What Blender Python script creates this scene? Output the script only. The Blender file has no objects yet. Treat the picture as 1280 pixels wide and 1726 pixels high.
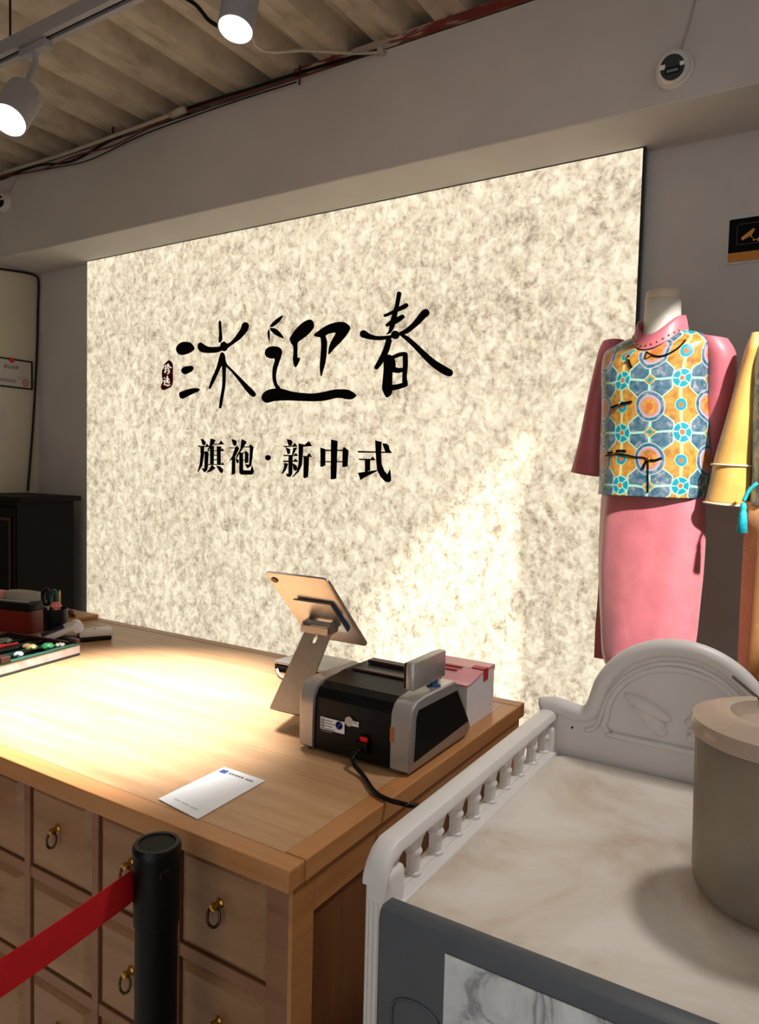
import bpy, bmesh, math, random
from mathutils import Vector, Matrix
from mathutils.geometry import tessellate_polygon
random.seed(7)
PI = math.pi
# ------------------------------------------------------------------ camera
H = 1.46                                   # eye height
F, YAW, PITCH, ROLL = 1223.8, -.5562, -.05728, .024847
_f = Vector((math.sin(YAW)*math.cos(PITCH), math.cos(YAW)*math.cos(PITCH), math.sin(PITCH)))
_r0 = Vector((math.cos(YAW), -math.sin(YAW), 0)); _u0 = _r0.cross(_f)
_r = math.cos(ROLL)*_r0 + math.sin(ROLL)*_u0
_u = -math.sin(ROLL)*_r0 + math.cos(ROLL)*_u0
S = bpy.context.scene
C = S.collection
cd = bpy.data.cameras.new('camera'); cam = bpy.data.objects.new('camera', cd); C.objects.link(cam)
cd.sensor_fit = 'HORIZONTAL'; cd.sensor_width = 36; cd.lens = 36*F/1280; cd.clip_start = .02
m = Matrix.Identity(4)
for i in range(3):
    m[i][0] = _r[i]; m[i][1] = _u[i]; m[i][2] = -_f[i]
m[2][3] = H
cam.matrix_world = m
S.camera = cam
# ------------------------------------------------------------------ light of the place, exposure
W = bpy.data.worlds.new('daylight'); S.world = W; W.use_nodes = True
W.node_tree.nodes['Background'].inputs[0].default_value = (.94, .97, 1, 1)
W.node_tree.nodes['Background'].inputs[1].default_value = 1.1
S.view_settings.view_transform = 'Standard'; S.view_settings.look = 'None'
S.view_settings.exposure = 0.0; S.view_settings.gamma = 1; S.view_settings.use_curve_mapping = False
PANEL_GLOW = 1.0
COUNTER_SPOT = 1000; LEFT_SPOT = 60; CART_FILL = 55
sd = bpy.data.lights.new('sun', 'SUN'); sun = bpy.data.objects.new('sun', sd); C.objects.link(sun)      # low sun through openings in the added right wall
sd.energy = 10; sd.angle = math.radians(2.2); sd.color = (1, .96, .90)
sun.rotation_euler = Vector((-.414, .44, -.432)).to_track_quat('-Z', 'Y').to_euler(); sun.location = (3, -1, 5)

# ------------------------------------------------------------------ pixel -> place
def ray(x, y): return ((x-640)/F)*_r - ((y-863)/F)*_u + _f
def ony(x, y, Y): d = ray(x, y); d = d*(Y/d.y); return Vector((d.x, d.y, d.z+H))
def onx(x, y, X): d = ray(x, y); d = d*(X/d.x); return Vector((d.x, d.y, d.z+H))
def onz(x, y, z): d = ray(x, y); d = d*((z-H)/d.z); return Vector((d.x, d.y, d.z+H))

# ------------------------------------------------------------------ materials
def lin(c): return tuple((v/255/12.92 if v/255 <= .04045 else ((v/255+.055)/1.055)**2.4) for v in c) + (1,)
class NT:
    def __init__(s, name):
        s.m = bpy.data.materials.new(name); s.m.use_nodes = True; s.t = s.m.node_tree; s.b = s.t.nodes['Principled BSDF']
    def new(s, k, **kw):
        n = s.t.nodes.new(k)
        for a, v in kw.items(): setattr(n, a, v)
        return n
    def link(s, a, b): s.t.links.new(a, b)
    def put(s, sock, v):
        if hasattr(v, 'is_output'): s.link(v, sock)
        else: sock.default_value = v
    def math(s, op, a, b=0., c=None):
        n = s.new('ShaderNodeMath', operation=op); s.put(n.inputs[0], a); s.put(n.inputs[1], b)
        if c is not None: s.put(n.inputs[2], c)
        return n.outputs[0]
    def mix(s, f, a, b):
        n = s.new('ShaderNodeMix', data_type='RGBA'); s.put(n.inputs[0], f); s.put(n.inputs[6], a); s.put(n.inputs[7], b); return n.outputs[2]
    def coord(s, kind='Object', scale=(1,1,1), loc=(0,0,0), rot=(0,0,0)):
        tc = s.new('ShaderNodeTexCoord'); mp = s.new('ShaderNodeMapping')
        mp.inputs['Scale'].default_value = scale; mp.inputs['Location'].default_value = loc; mp.inputs['Rotation'].default_value = rot
        s.link(tc.outputs[kind], mp.inputs[0]); return mp.outputs[0]
    def noise(s, v, scale, detail=4, rough=.55, dist=0.):
        n = s.new('ShaderNodeTexNoise'); s.link(v, n.inputs['Vector']); n.inputs['Scale'].default_value = scale
        n.inputs['Detail'].default_value = detail; n.inputs['Roughness'].default_value = rough; n.inputs['Distortion'].default_value = dist; return n.outputs[0]
    def ramp(s, f, stops):
        n = s.new('ShaderNodeValToRGB'); e = n.color_ramp.elements
        while len(e) < len(stops): e.new(.5)
        for q, (p, c) in zip(e, stops): q.position = p; q.color = c
        s.link(f, n.inputs[0]); return n.outputs[0]
    def bump(s, h, strength=.2, dist=.01):
        n = s.new('ShaderNodeBump'); n.inputs['Strength'].default_value = strength; n.inputs['Distance'].default_value = dist
        s.link(h, n.inputs['Height']); s.link(n.outputs[0], s.b.inputs['Normal'])
MATS = {}
def pm(name, col, rough=.5, metal=0., var=.1, scale=30., bump=0., spec=.5, em=None, emcol=None, coat=0, trans=0, sheen=0):
    if name in MATS: return MATS[name]
    n = NT(name); c = lin(col)
    v = n.coord(); f = n.noise(v, scale, 4)
    lo = tuple(max(0, x*(1-var)) for x in c[:3])+(1,); hi = tuple(min(1, x*(1+var)) for x in c[:3])+(1,)
    n.link(n.ramp(f, [(.3, lo), (.7, hi)]), n.b.inputs['Base Color'])
    n.b.inputs['Roughness'].default_value = rough; n.b.inputs['Metallic'].default_value = metal
    n.b.inputs['Specular IOR Level'].default_value = spec; n.b.inputs['Coat Weight'].default_value = coat
    n.b.inputs['Transmission Weight'].default_value = trans; n.b.inputs['Sheen Weight'].default_value = sheen
    if em: n.b.inputs['Emission Color'].default_value = lin(emcol or col); n.b.inputs['Emission Strength'].default_value = em
    if bump: n.bump(f, bump)
    MATS[name] = n.m; return n.m
def wood(name, dark, mid, light, rough=.4, axis=0, sc=1.0):
    n = NT(name)
    s = [9*sc]*3; s[axis] = .9*sc
    oi = n.new('ShaderNodeObjectInfo')
    v = n.coord(scale=tuple(s))
    add = n.new('ShaderNodeVectorMath', operation='ADD'); n.link(v, add.inputs[0])
    cx = n.new('ShaderNodeCombineXYZ')
    for i in range(3): n.link(n.math('MULTIPLY', oi.outputs['Random'], 17+i*9.), cx.inputs[i])
    n.link(cx.outputs[0], add.inputs[1]); v = add.outputs[0]
    a = n.noise(v, 1.3, 5, .6, .8); b = n.noise(v, 5.5, 6, .7, .3)
    w_ = n.noise(n.coord(scale=tuple(q*.35 for q in s)), 1.1, 3, .5, .6)
    f = n.math('ADD', n.math('MULTIPLY', a, .42), n.math('ADD', n.math('MULTIPLY', b, .25), n.math('MULTIPLY', w_, .33)))
    col = n.ramp(f, [(.30, lin(dark)), (.47, lin(mid)), (.66, lin(light))])
    n.link(col, n.b.inputs['Base Color']); n.b.inputs['Roughness'].default_value = rough
    n.bump(b, .08, .004); MATS[name] = n.m; return n.m
wall_m = pm('plaster', (198,194,190), .9, var=.05, scale=3, bump=.05)
wallL_m = pm('plaster_cream', (206,196,176), .9, var=.05, scale=2.5, bump=.05)
soffit_m = wall_m
def corr_mat():
    n = NT('painted_sheet'); v = n.coord(scale=(1.2,.8,1)); f = n.noise(v, 7, 5, .6)
    n.link(n.ramp(f, [(.3, lin((160,147,128))), (.55, lin((192,180,160))), (.8, lin((206,196,180)))]), n.b.inputs['Base Color'])
    n.b.inputs['Roughness'].default_value = .75; n.bump(f, .1); return n.m
ceil_m = corr_mat()
floor_m = pm('floor_tile', (120,112,104), .35, var=.12, scale=4)
wood_top = wood('wood_top', (146,102,66), (188,144,102), (210,172,132), .36)
wood_edge = wood('wood_edge', (146,92,48), (182,124,72), (200,146,94), .36)
wood_edge_y = wood('wood_edge_y', (146,92,48), (182,124,72), (200,146,94), .36, axis=1)
wood_front = wood('wood_front', (106,70,44), (146,104,70), (170,130,92), .45)
wood_rail = wood('wood_rail', (104,64,42), (138,92,64), (156,112,80), .45)
wood_side = wood('wood_side', (80,44,22), (116,70,36), (136,90,50), .5, axis=2)
dark_m = pm('dark_gap', (30,22,16), .8)
black_m = pm('black_plastic', (5,5,6), .35, var=.2, spec=.25)
blackm_m = pm('black_matte', (4,4,4), .5, var=.2, spec=.2)
ink_m = pm('black_ink', (4,4,4), .6, var=.1, spec=.1)
silver_m = pm('silver_plastic', (176,172,168), .32, .55, var=.04, scale=60)
alu_m = pm('brushed_aluminium', (170,166,160), .35, .8, var=.05, scale=80)
gold_m = pm('brass', (190,150,70), .28, 1.)
bronze_m = pm('dark_bronze', (92,78,58), .3, 1.)
white_m = pm('white_plastic', (222,216,210), .4, var=.03, scale=8)
cart_m = pm('cart_plastic', (222,216,212), .42, var=.03, scale=6, bump=.02)
lampw_m = pm('lamp_white', (150,147,150), .45, var=.03)
def tray_mat():
    n = NT('tray_plastic'); v = n.coord(scale=(1,1,1)); f = n.noise(v, 4.5, 5, .6, .7); g = n.noise(v, 60, 3)
    n.link(n.ramp(f, [(.34, lin((190,168,148))), (.5, lin((212,201,188))), (.62, lin((222,214,206)))]), n.b.inputs['Base Color'])
    n.b.inputs['Roughness'].default_value = .3; n.bump(g, .03); return n.m
tray_m = tray_mat()
grey_m = pm('slate_plastic', (74,78,84), .42, var=.08, scale=20)
def marble_mat():
    n = NT('marble_film'); v = n.coord(); f = n.noise(v, 7, 6, .6, 1.2)
    d = n.math('ABSOLUTE', n.math('SUBTRACT', f, .5))
    n.link(n.ramp(d, [(0, lin((150,152,156))), (.03, lin((205,208,208))), (.12, lin((232,234,232)))]), n.b.inputs['Base Color'])
    n.b.inputs['Roughness'].default_value = .25; return n.m
marble_m = marble_mat()
red_m = pm('red_belt', (196,12,20), .7, var=.08, scale=60)
redbox_m = pm('red_lacquer', (120,14,14), .35, var=.1)
paper_m = pm('white_paper', (240,240,240), .6, var=.02)
paperw_m = pm('cream_paper', (196,188,178), .7, var=.04)
pink_m = pm('pink_lid', (226,150,160), .3, var=.05)
redl_m = pm('red_label', (196,34,40), .5)
blue_m = pm('blue_print', (50,70,160), .5)
bluem_m = pm('blue_metal', (70,96,140), .35, .6)
grayt_m = pm('grey_print', (120,120,122), .6)
green_m = pm('green_felt', (30,84,66), .8, var=.15)
jade_m = pm('jade', (60,150,90), .25, var=.25)
brown_m = pm('dark_wood', (60,28,24), .4, var=.2, scale=15)
cab_m = pm('black_lacquer', (7,3,3), .5, var=.4, scale=12, spec=.1)
orange_m = pm('orange_tape', (178,104,48), .5)
yel_m = pm('yellow_pencil', (220,190,110), .5)
pinkfl_m = pm('pink_petal', (226,120,120), .6, var=.15)
rust_m = None
def rust_mat():
    n = NT('primer_steel'); v = n.coord(scale=(.6,4,4)); f = n.noise(v, 6, 4, .6)
    n.link(n.ramp(f, [(.42, lin((110,34,28))), (.5, lin((120,60,50))), (.56, lin((176,160,146)))]), n.b.inputs['Base Color'])
    n.b.inputs['Roughness'].default_value = .7; return n.m
rust_m = rust_mat()
cond_m = pm('grey_conduit', (178,168,152), .5, var=.08)
dkred_m = pm('red_wire', (96,30,28), .5)
lens_m = pm('lamp_lens', (255,250,238), .4, var=0, em=14)
seal_m = pm('seal_red', (96,8,14), .6, var=.3, scale=60, spec=.1)
sealw_m = pm('seal_white', (255,240,225), .6, var=.02, em=.7)
neck_m = pm('mannequin_cream', (226,220,206), .5, var=.03)
wood_cap = pm('mannequin_cap', (208,190,168), .5, var=.06)
frame_m = pm('panel_frame', (18,16,16), .4)
acry_m = pm('acrylic_edge', (196,204,200), .15, var=.03)

def panel_mat():
    n = NT('backlit_fibre_film'); v = n.coord()
    big = n.noise(v, 2.2, 4, .5); mid = n.noise(n.coord(scale=(1.15,1,.9)), 19, 5, .62, .5); fine = n.noise(v, 62, 4, .65, .4)
    fib = n.noise(n.coord(scale=(1,1,.8), rot=(0,.5,0)), 9, 6, .75, 2.2)
    fv = n.math('ABSOLUTE', n.math('SUBTRACT', fib, .5))
    fibre = n.math('SUBTRACT', 1, n.math('MINIMUM', n.math('MULTIPLY', fv, 26), 1))
    fibmask = n.math('MULTIPLY', fibre, n.math('GREATER_THAN', n.noise(v, 5, 2), .52))
    f = n.math('ADD', n.math('MULTIPLY', mid, .58), n.math('ADD', n.math('MULTIPLY', fine, .40), n.math('MULTIPLY', big, .16)))
    f = n.math('SUBTRACT', f, n.math('MULTIPLY', fibmask, .055))
    col = n.ramp(f, [(.40, lin((150,136,116))), (.48, lin((194,179,154))), (.56, lin((224,210,182))), (.66, lin((253,242,214)))])
    n.link(n.mix(.6, col, (.05,.045,.04,1)), n.b.inputs['Base Color']); n.link(col, n.b.inputs['Emission Color'])
    n.b.inputs['Emission Strength'].default_value = PANEL_GLOW
    n.b.inputs['Roughness'].default_value = .45; n.b.inputs['Specular IOR Level'].default_value = .35
    n.bump(f, .05, .003); return n.m
panel_m = panel_mat()

def satin(name, col, var=.12, rough=.38, scale=14, gold=None):
    if name in MATS: return MATS[name]
    n = NT(name); v = n.coord(); f = n.noise(v, scale, 5, .6, .5); c = lin(col)
    lo = tuple(x*(1-var) for x in c[:3])+(1,); hi = tuple(min(1, x*(1+var)) for x in c[:3])+(1,)
    col = n.ramp(f, [(.3, lo), (.7, hi)])
    if gold:
        g = n.noise(v, 130, 3, .7); mk = n.noise(v, 7, 2)
        k = n.math('MULTIPLY', n.math('GREATER_THAN', g, .60), n.math('GREATER_THAN', mk, .5))
        col = n.mix(n.math('MULTIPLY', k, .6), col, lin(gold))
    n.link(col, n.b.inputs['Base Color']); n.b.inputs['Roughness'].default_value = rough
    n.b.inputs['Sheen Weight'].default_value = .25; n.b.inputs['Specular IOR Level'].default_value = .6
    n.bump(f, .12, .006); MATS[name] = n.m; return n.m
pinks_m = satin('pink_satin', (190,104,114), gold=(170,130,90))
pinkc_m = satin('pink_cloth', (184,92,104), rough=.5)
golds_m = satin('gold_satin', (214,164,84), rough=.28)
goldsk_m = satin('gold_brocade', (206,142,72), rough=.45, gold=(230,200,120))
def brocade():
    n = NT('medallion_brocade')
    uv = n.new('ShaderNodeUVMap'); sp = n.new('ShaderNodeSeparateXYZ'); n.link(uv.outputs[0], sp.inputs[0])
    wob = n.noise(n.coord(), 11, 2); wob2 = n.noise(n.coord(loc=(3,5,1)), 11, 2)
    U = n.math('DIVIDE', n.math('ADD', sp.outputs[0], n.math('MULTIPLY', n.math('SUBTRACT', wob, .5), .018)), .178); V = n.math('DIVIDE', n.math('ADD', sp.outputs[1], n.math('MULTIPLY', n.math('SUBTRACT', wob2, .5), .018)), .157)
    def tri(x): return n.math('SUBTRACT', n.math('FRACT', n.math('ADD', x, .5)), .5)        # -.5..+.5 about a lattice point
    u0, v0 = tri(U), tri(V); u1, v1 = tri(n.math('ADD', U, .5)), tri(n.math('ADD', V, .5))
    def dist(u, v):
        a = n.math('MULTIPLY', u, .178); b = n.math('MULTIPLY', v, .153)
        return n.math('SQRT', n.math('ADD', n.math('MULTIPLY', a, a), n.math('MULTIPLY', b, b)))
    lt = lambda a, b: n.math('LESS_THAN', a, b)
    nz = n.noise(n.coord(), 60, 4, .6)
    gold = n.ramp(nz, [(.3, lin((140,92,34))), (.7, lin((198,148,66)))])
    steel = n.ramp(nz, [(.35, lin((36,84,104))), (.55, lin((84,108,124))), (.7, lin((150,146,150)))])
    teal = lin((10,132,150)); pale = lin((150,196,172)); rose = lin((176,124,130)); org = lin((176,96,56)); lil = lin((156,172,178))
    col = gold
    # eight-sided blue tiles between the wheels
    au, av = n.math('ABSOLUTE', u1), n.math('ABSOLUTE', v0)
    oct_ = n.math('MAXIMUM', n.math('MULTIPLY', n.math('MAXIMUM', n.math('MULTIPLY', au, 1.05), av), 1.0), n.math('MULTIPLY', n.math('ADD', au, av), .70))
    col = n.mix(lt(oct_, .395), col, pale); col = n.mix(lt(oct_, .37), col, steel)
    cross = n.math('MINIMUM', au, av)
    col = n.mix(n.math('MULTIPLY', lt(cross, .022), lt(oct_, .38)), col, pale)
    dm = n.math('ADD', au, av); col = n.mix(lt(dm, .12), col, pale); col = n.mix(lt(dm, .10), col, gold); col = n.mix(lt(dm, .055), col, teal)
    # rosettes
    r = dist(u1, v1)
    col = n.mix(lt(r, .046), col, lil); col = n.mix(lt(r, .043), col, steel); col = n.mix(lt(r, .034), col, lil); col = n.mix(lt(r, .031), col, rose); col = n.mix(lt(r, .024), col, gold); col = n.mix(lt(r, .012), col, org)
    # small rings on the wheel columns
    r = dist(u0, v1)
    col = n.mix(lt(r, .0185), col, pale); col = n.mix(lt(r, .0165), col, teal); col = n.mix(lt(r, .0075), col, org)
    col = n.mix(n.math('MULTIPLY', lt(n.math('ABSOLUTE', u0), .028), n.math('GREATER_THAN', r, .0185)), col, lin((186,190,130)))
    # wheels with five spokes
    r = dist(u0, v0)
    ang = n.math('ARCTAN2', n.math('MULTIPLY', v0, .86), u0)
    spoke = n.math('LESS_THAN', n.math('ABSOLUTE', n.math('SUBTRACT', n.math('FRACT', n.math('MULTIPLY', ang, 5/(2*PI))), .5)), .08)
    col = n.mix(lt(r, .0285), col, pale); col = n.mix(lt(r, .025), col, teal)
    col = n.mix(n.math('MULTIPLY', spoke, lt(r, .026)), col, pale); col = n.mix(lt(r, .010), col, pale); col = n.mix(lt(r, .007), col, org)
    n.link(col, n.b.inputs['Base Color']); n.b.inputs['Roughness'].default_value = .3
    n.b.inputs['Specular IOR Level'].default_value = .6; n.bump(nz, .08, .004); return n.m
broc_m = brocade()
def bluebroc():
    n = NT('blue_brocade'); v = n.coord(); f = n.noise(v, 16, 5, .6, 1.5)
    n.link(n.ramp(f, [(.35, lin((60,120,160))), (.5, lin((130,170,180))), (.62, lin((196,206,190)))]), n.b.inputs['Base Color'])
    n.b.inputs['Roughness'].default_value = .35; return n.m
blueb_m = bluebroc()
def frosted():
    n = NT('frosted_plastic'); f = n.noise(n.coord(), 9, 3)
    n.link(n.ramp(f, [(.35, lin((206,192,174))), (.65, lin((224,214,200)))]), n.b.inputs['Base Color'])
    n.b.inputs['Roughness'].default_value = .42; n.b.inputs['Transmission Weight'].default_value = .72; n.b.inputs['IOR'].default_value = 1.15; return n.m
jug_m = frosted()
juglid_m = pm('jug_lid', (176,154,136), .3, var=.05)

# ------------------------------------------------------------------ mesh helpers (all in world metres)
WL = {}
def link(name, verts, faces, mat, parent=None, smooth=False, mats=None, fm=None, uv=None):
    verts = [Vector(v) for v in verts]
    lo = Vector([min(v[i] for v in verts) for i in range(3)]); hi = Vector([max(v[i] for v in verts) for i in range(3)])
    org = (lo+hi)/2
    if parent is None: org.z = lo.z
    me = bpy.data.meshes.new(name); me.from_pydata([v-org for v in verts], [], faces)
    bm = bmesh.new(); bm.from_mesh(me); bmesh.ops.recalc_face_normals(bm, faces=bm.faces); bm.to_mesh(me); bm.free()
    me.materials.append(mat)
    if smooth:
        for p in me.polygons: p.use_smooth = True
    if uv:
        l = me.uv_layers.new(name='UVMap')
        for p in me.polygons:
            for li in p.loop_indices: l.data[li].uv = uv[me.loops[li].vertex_index]
    o = bpy.data.objects.new(name, me); C.objects.link(o)
    WL[o.name] = org.copy()
    if parent: o.parent = parent; o.location = org-WL[parent.name]
    else: o.location = org
    return o
def thing(name, label, cat, loc, group=None):
    o = bpy.data.objects.new(name, None); C.objects.link(o); o.location = loc; o.empty_display_size = .05
    WL[o.name] = Vector(loc); tag(o, label, cat, group); return o
def tag(o, label=None, cat=None, group=None, kind=None):
    if label: o['label'] = label
    if cat: o['category'] = cat
    if group: o['group'] = group
    if kind: o['kind'] = kind
    return o
class G:
    """collects shapes for one mesh"""
    def __init__(s): s.v = []; s.f = []
    def add(s, v, f):
        k = len(s.v); s.v += [Vector(q) for q in v]; s.f += [tuple(i+k for i in t) for t in f]; return s
    def box(s, x0, x1, y0, y1, z0, z1, bev=0., seg=2, M=None):
        bm = bmesh.new(); bmesh.ops.create_cube(bm, size=1)
        for v in bm.verts: v.co = Vector(((x0+x1)/2+v.co.x*(x1-x0), (y0+y1)/2+v.co.y*(y1-y0), (z0+z1)/2+v.co.z*(z1-z0)))
        if bev: bmesh.ops.bevel(bm, geom=bm.edges[:], offset=bev, segments=seg, affect='EDGES', profile=.5)
        return s._bm(bm, M)
    def _bm(s, bm, M=None):
        bm.verts.index_update(); vs = [(M @ v.co if M else v.co.copy()) for v in bm.verts]; fs = [tuple(v.index for v in f.verts) for f in bm.faces]
        bm.free(); return s.add(vs, fs)
    def lathe(s, prof, seg=32, M=None, a0=0, a1=2*PI):
        full = abs(a1-a0-2*PI) < 1e-6; n = seg if full else seg+1
        v = []; f = []
        for r, z in prof:
            for i in range(n):
                a = a0+(a1-a0)*i/seg; v.append(Vector((r*math.cos(a), r*math.sin(a), z)))
        for j in range(len(prof)-1):
            for i in range(seg):
                k = (i+1) % n; f.append((j*n+i, j*n+k, (j+1)*n+k, (j+1)*n+i))
        if full:
            if prof[0][0] > 1e-6: f.append(tuple(range(n))[::-1])
            if prof[-1][0] > 1e-6: f.append(tuple((len(prof)-1)*n+i for i in range(n)))
        return s.add([M @ q for q in v] if M else v, f)
    def tube(s, pts, r, seg=10, closed=False, smooth=0):
        pts = [Vector(p) for p in pts]
        if smooth: pts = catmull(pts, smooth, closed)
        n = len(pts); rs = r if isinstance(r, (list, tuple)) else [r]*n
        if len(rs) != n: rs = [rs[min(len(rs)-1, int(i*len(rs)/n))] for i in range(n)]
        v = []; f = []; up = None
        for i, p in enumerate(pts):
            a = pts[(i-1) % n] if (closed or i > 0) else p; b = pts[(i+1) % n] if (closed or i < n-1) else p
            t = (b-a).normalized()
            if up is None: up = Vector((0,0,1)) if abs(t.z) < .9 else Vector((0,1,0))
            x = (up-t*up.dot(t)).normalized(); up = x; y = t.cross(x)
            for k in range(seg):
                an = 2*PI*k/seg; v.append(p+(x*math.cos(an)+y*math.sin(an))*rs[i])
        for i in range(n if closed else n-1):
            for k in range(seg):
                q = (i+1) % n; f.append((i*seg+k, i*seg+(k+1) % seg, q*seg+(k+1) % seg, q*seg+k))
        if not closed: f.append(tuple(range(seg))[::-1]); f.append(tuple((n-1)*seg+k for k in range(seg)))
        return s.add(v, f)
    def loft(s, rings, cap=True):
        n = len(rings[0]); v = [q for r in rings for q in r]; f = []
        for j in range(len(rings)-1):
            for i in range(n): k = (i+1) % n; f.append((j*n+i, j*n+k, (j+1)*n+k, (j+1)*n+i))
        if cap: f.append(tuple(range(n))[::-1]); f.append(tuple((len(rings)-1)*n+i for i in range(n)))
        return s.add(v, f)
    def prism(s, poly, fn, d0, d1, holes=()):
        """poly: 2d outline, fn(u,v,d) -> world"""
        loops = [poly]+list(holes); P = [q for l in loops for q in l]; n = len(P)
        tris = tessellate_polygon([[Vector((a, b, 0)) for a, b in l] for l in loops])
        v = [fn(a, b, d0) for a, b in P]+[fn(a, b, d1) for a, b in P]
        f = [tuple(t) for t in tris]+[tuple(i+n for i in t)[::-1] for t in tris]
        k = 0
        for l in loops:
            L = len(l)
            for i in range(L): j = (i+1) % L; f.append((k+i, k+j, n+k+j, n+k+i))
            k += L
        return s.add(v, f)
    def build(s, name, mat, parent=None, smooth=False, uv=None):
        o = link(name, s.v, s.f, mat, parent, smooth, uv=uv)
        if smooth == 'auto':
            try: o.data.set_sharp_from_angle(angle=math.radians(40))
            except Exception: pass
        return o
def catmull(pts, sub, closed=False):
    n = len(pts); out = []
    g = (lambda i: pts[i % n]) if closed else (lambda i: pts[max(0, min(n-1, i))])
    for i in range(n if closed else n-1):
        a, b, c, d = g(i-1), g(i), g(i+1), g(i+2)
        for k in range(sub):
            t = k/sub
            out.append(.5*((2*b)+(c-a)*t+(2*a-5*b+4*c-d)*t*t+(3*b-a-3*c+d)*t**3))
    if not closed: out.append(pts[-1].copy())
    return out
def smooth2(poly, sub=5):
    return [(q.x, q.y) for q in catmull([Vector((a, b)) for a, b in poly], sub, True)]
def rounded(x0, x1, y0, y1, r, n=6):
    out = []
    for cx, cy, a in ((x1-r, y1-r, 0), (x0+r, y1-r, 90), (x0+r, y0+r, 180), (x1-r, y0+r, 270)):
        for i in range(n+1):
            t = math.radians(a+90*i/n); out.append((cx+r*math.cos(t), cy+r*math.sin(t)))
    return out
def frame_to(p, axis, x=None):
    """matrix with local z along axis at p"""
    z = Vector(axis).normalized(); x = Vector(x) if x else (Vector((1,0,0)) if abs(z.x) < .9 else Vector((0,1,0)))
    x = (x-z*x.dot(z)).normalized(); y = z.cross(x)
    M = Matrix.Identity(4)
    for i in range(3): M[i][0] = x[i]; M[i][1] = y[i]; M[i][2] = z[i]; M[i][3] = p[i]
    return M
def copy_tree(o, delta, parent=None, label=None):
    c = o.copy(); C.objects.link(c)
    if parent: c.parent = parent
    else: c.location = o.location+Vector(delta)
    if label: c['label'] = label
    for ch in [q for q in o.children]: copy_tree(ch, (0,0,0), c)
    return c
def struct(o): o['kind'] = 'structure'; return o
def text_part(txt, size, p, ex, ey, mat, parent, name='lettering', lift=.0006):
    """flat lettering as a mesh; p = left end of the baseline, ex/ey = its axes"""
    cu = bpy.data.curves.new('t', 'FONT'); cu.body = txt; cu.size = size
    t = bpy.data.objects.new('t', cu); C.objects.link(t); bpy.context.view_layer.update()
    me = t.to_mesh(); vs = [v.co.copy() for v in me.vertices]; fs = [tuple(f.vertices) for f in me.polygons]; t.to_mesh_clear()
    bpy.data.objects.remove(t); bpy.data.curves.remove(cu)
    if not vs: return None
    ex, ey = Vector(ex).normalized(), Vector(ey).normalized(); nz = ex.cross(ey)
    return link(name, [Vector(p)+ex*v.x+ey*v.y+nz*lift for v in vs], fs, mat, parent)

# ================================================================== THE ROOM
YW, XL, YB = 2.85, -4.40, 2.518
ZS, ZBT = 1.20+H, 1.667+H
XR, YF = .45, -1.9
struct(G().box(XL-.1, .95, YF, YW+.1, -.1, 0).build('floor', floor_m))
struct(G().box(XL-.1, .95, YW, YW+.12, 0, 3.6).build('wall_back', wall_m))
struct(G().box(XL-.12, XL, YF, YW, 0, 3.6).build('wall_left', wallL_m))
struct(G().box(XL-.12, -1.2, YF-.12, YF-.001, 0, 3.6).build('front_shade_wall', wall_m))  # added unseen wall, shades the drawer fronts from daylight
wr = G(); wr.box(.80, .92, YF, -.1, 0, 4.4); wr.box(.80, .92, -.1, .60, 0, H+1.17); wr.box(.80, .92, .60, 1.34, 0, H+.52); wr.box(.80, .92, 1.34, YW, 0, 4.4)  # added unseen wall, openings stepped to shape the sun patch
struct(wr.build('sun_mask_wall', wall_m))
struct(G().box(XR-.001, XR+.06, 1.22, YB-.001, H+1.46, H+1.80).build('sun_blocker', wall_m))  # added slab out of view, cuts the sun above the mannequin's shoulder
# plastered beam along the back wall
struct(G().box(XL, .80, YB, YW, ZS, ZBT, .004, 1).build('ceiling_beam', wall_m))
# corrugated sheet ceiling: ribs run towards the back wall
zc, dz, pit = 1.705+H, .08, .2705
pts = []
k = 0; x = -2.386-.065-pit*9
while x < XR:
    pts += [(x, zc), (x+.050, zc), (x+.055, zc+.008), (x+.075, zc+.008), (x+.08, zc), (x+.13, zc), (x+.165, zc+dz), (x+.235, zc+dz)]
    x += pit
g = G(); n = len(pts)
ys = (YF, YW)
v = [Vector((a, y, z)) for y in ys for a, z in pts]+[Vector((a, y, zc+dz+.03)) for y in ys for a in (pts[0][0], pts[-1][0])]
f = [(i, i+1, n+i+1, n+i) for i in range(n-1)]
f += [(2*n, 2*n+1, 2*n+3, 2*n+2)]
g.add(v, f); struct(g.build('ceiling', ceil_m))

# ---- light box sign
YP = 2.80
PT = ony(147, 440, YP); PXL = -3.836; PXR = -.647; PZT = 1.197+H; PZB = .22
sign = thing('light_box_sign', 'large backlit sign panel of mottled cream fibre with black brush characters on back wall', 'sign', ((PXL+PXR)/2, YP, PZB))
G().box(PXL, PXR, YP, YP+.012, PZB, PZT).build('panel', panel_m, sign)
fr = G(); fr.box(PXL, PXR, YP+.013, YW-.001, PZB, PZT-.001)
fr.build('frame', frame_m, sign)['label'] = 'black edge frame'
tr = G(); tr.box(PXL-.004, PXR+.009, YP-.004, YP+.02, PZT, PZT+.012); tr.box(PXR, PXR+.009, YP-.002, YP+.02, PZB, PZT)
tr.build('edge_trim', frame_m, sign)
def crop(ox, oy, s): return lambda a, b: (ox+a*s, oy+b*s)
def toP(px): p = ony(px[0], px[1], YP); return (p.x, p.z)
fnP = lambda a, b, d: Vector((a, YP-d, b))
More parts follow.
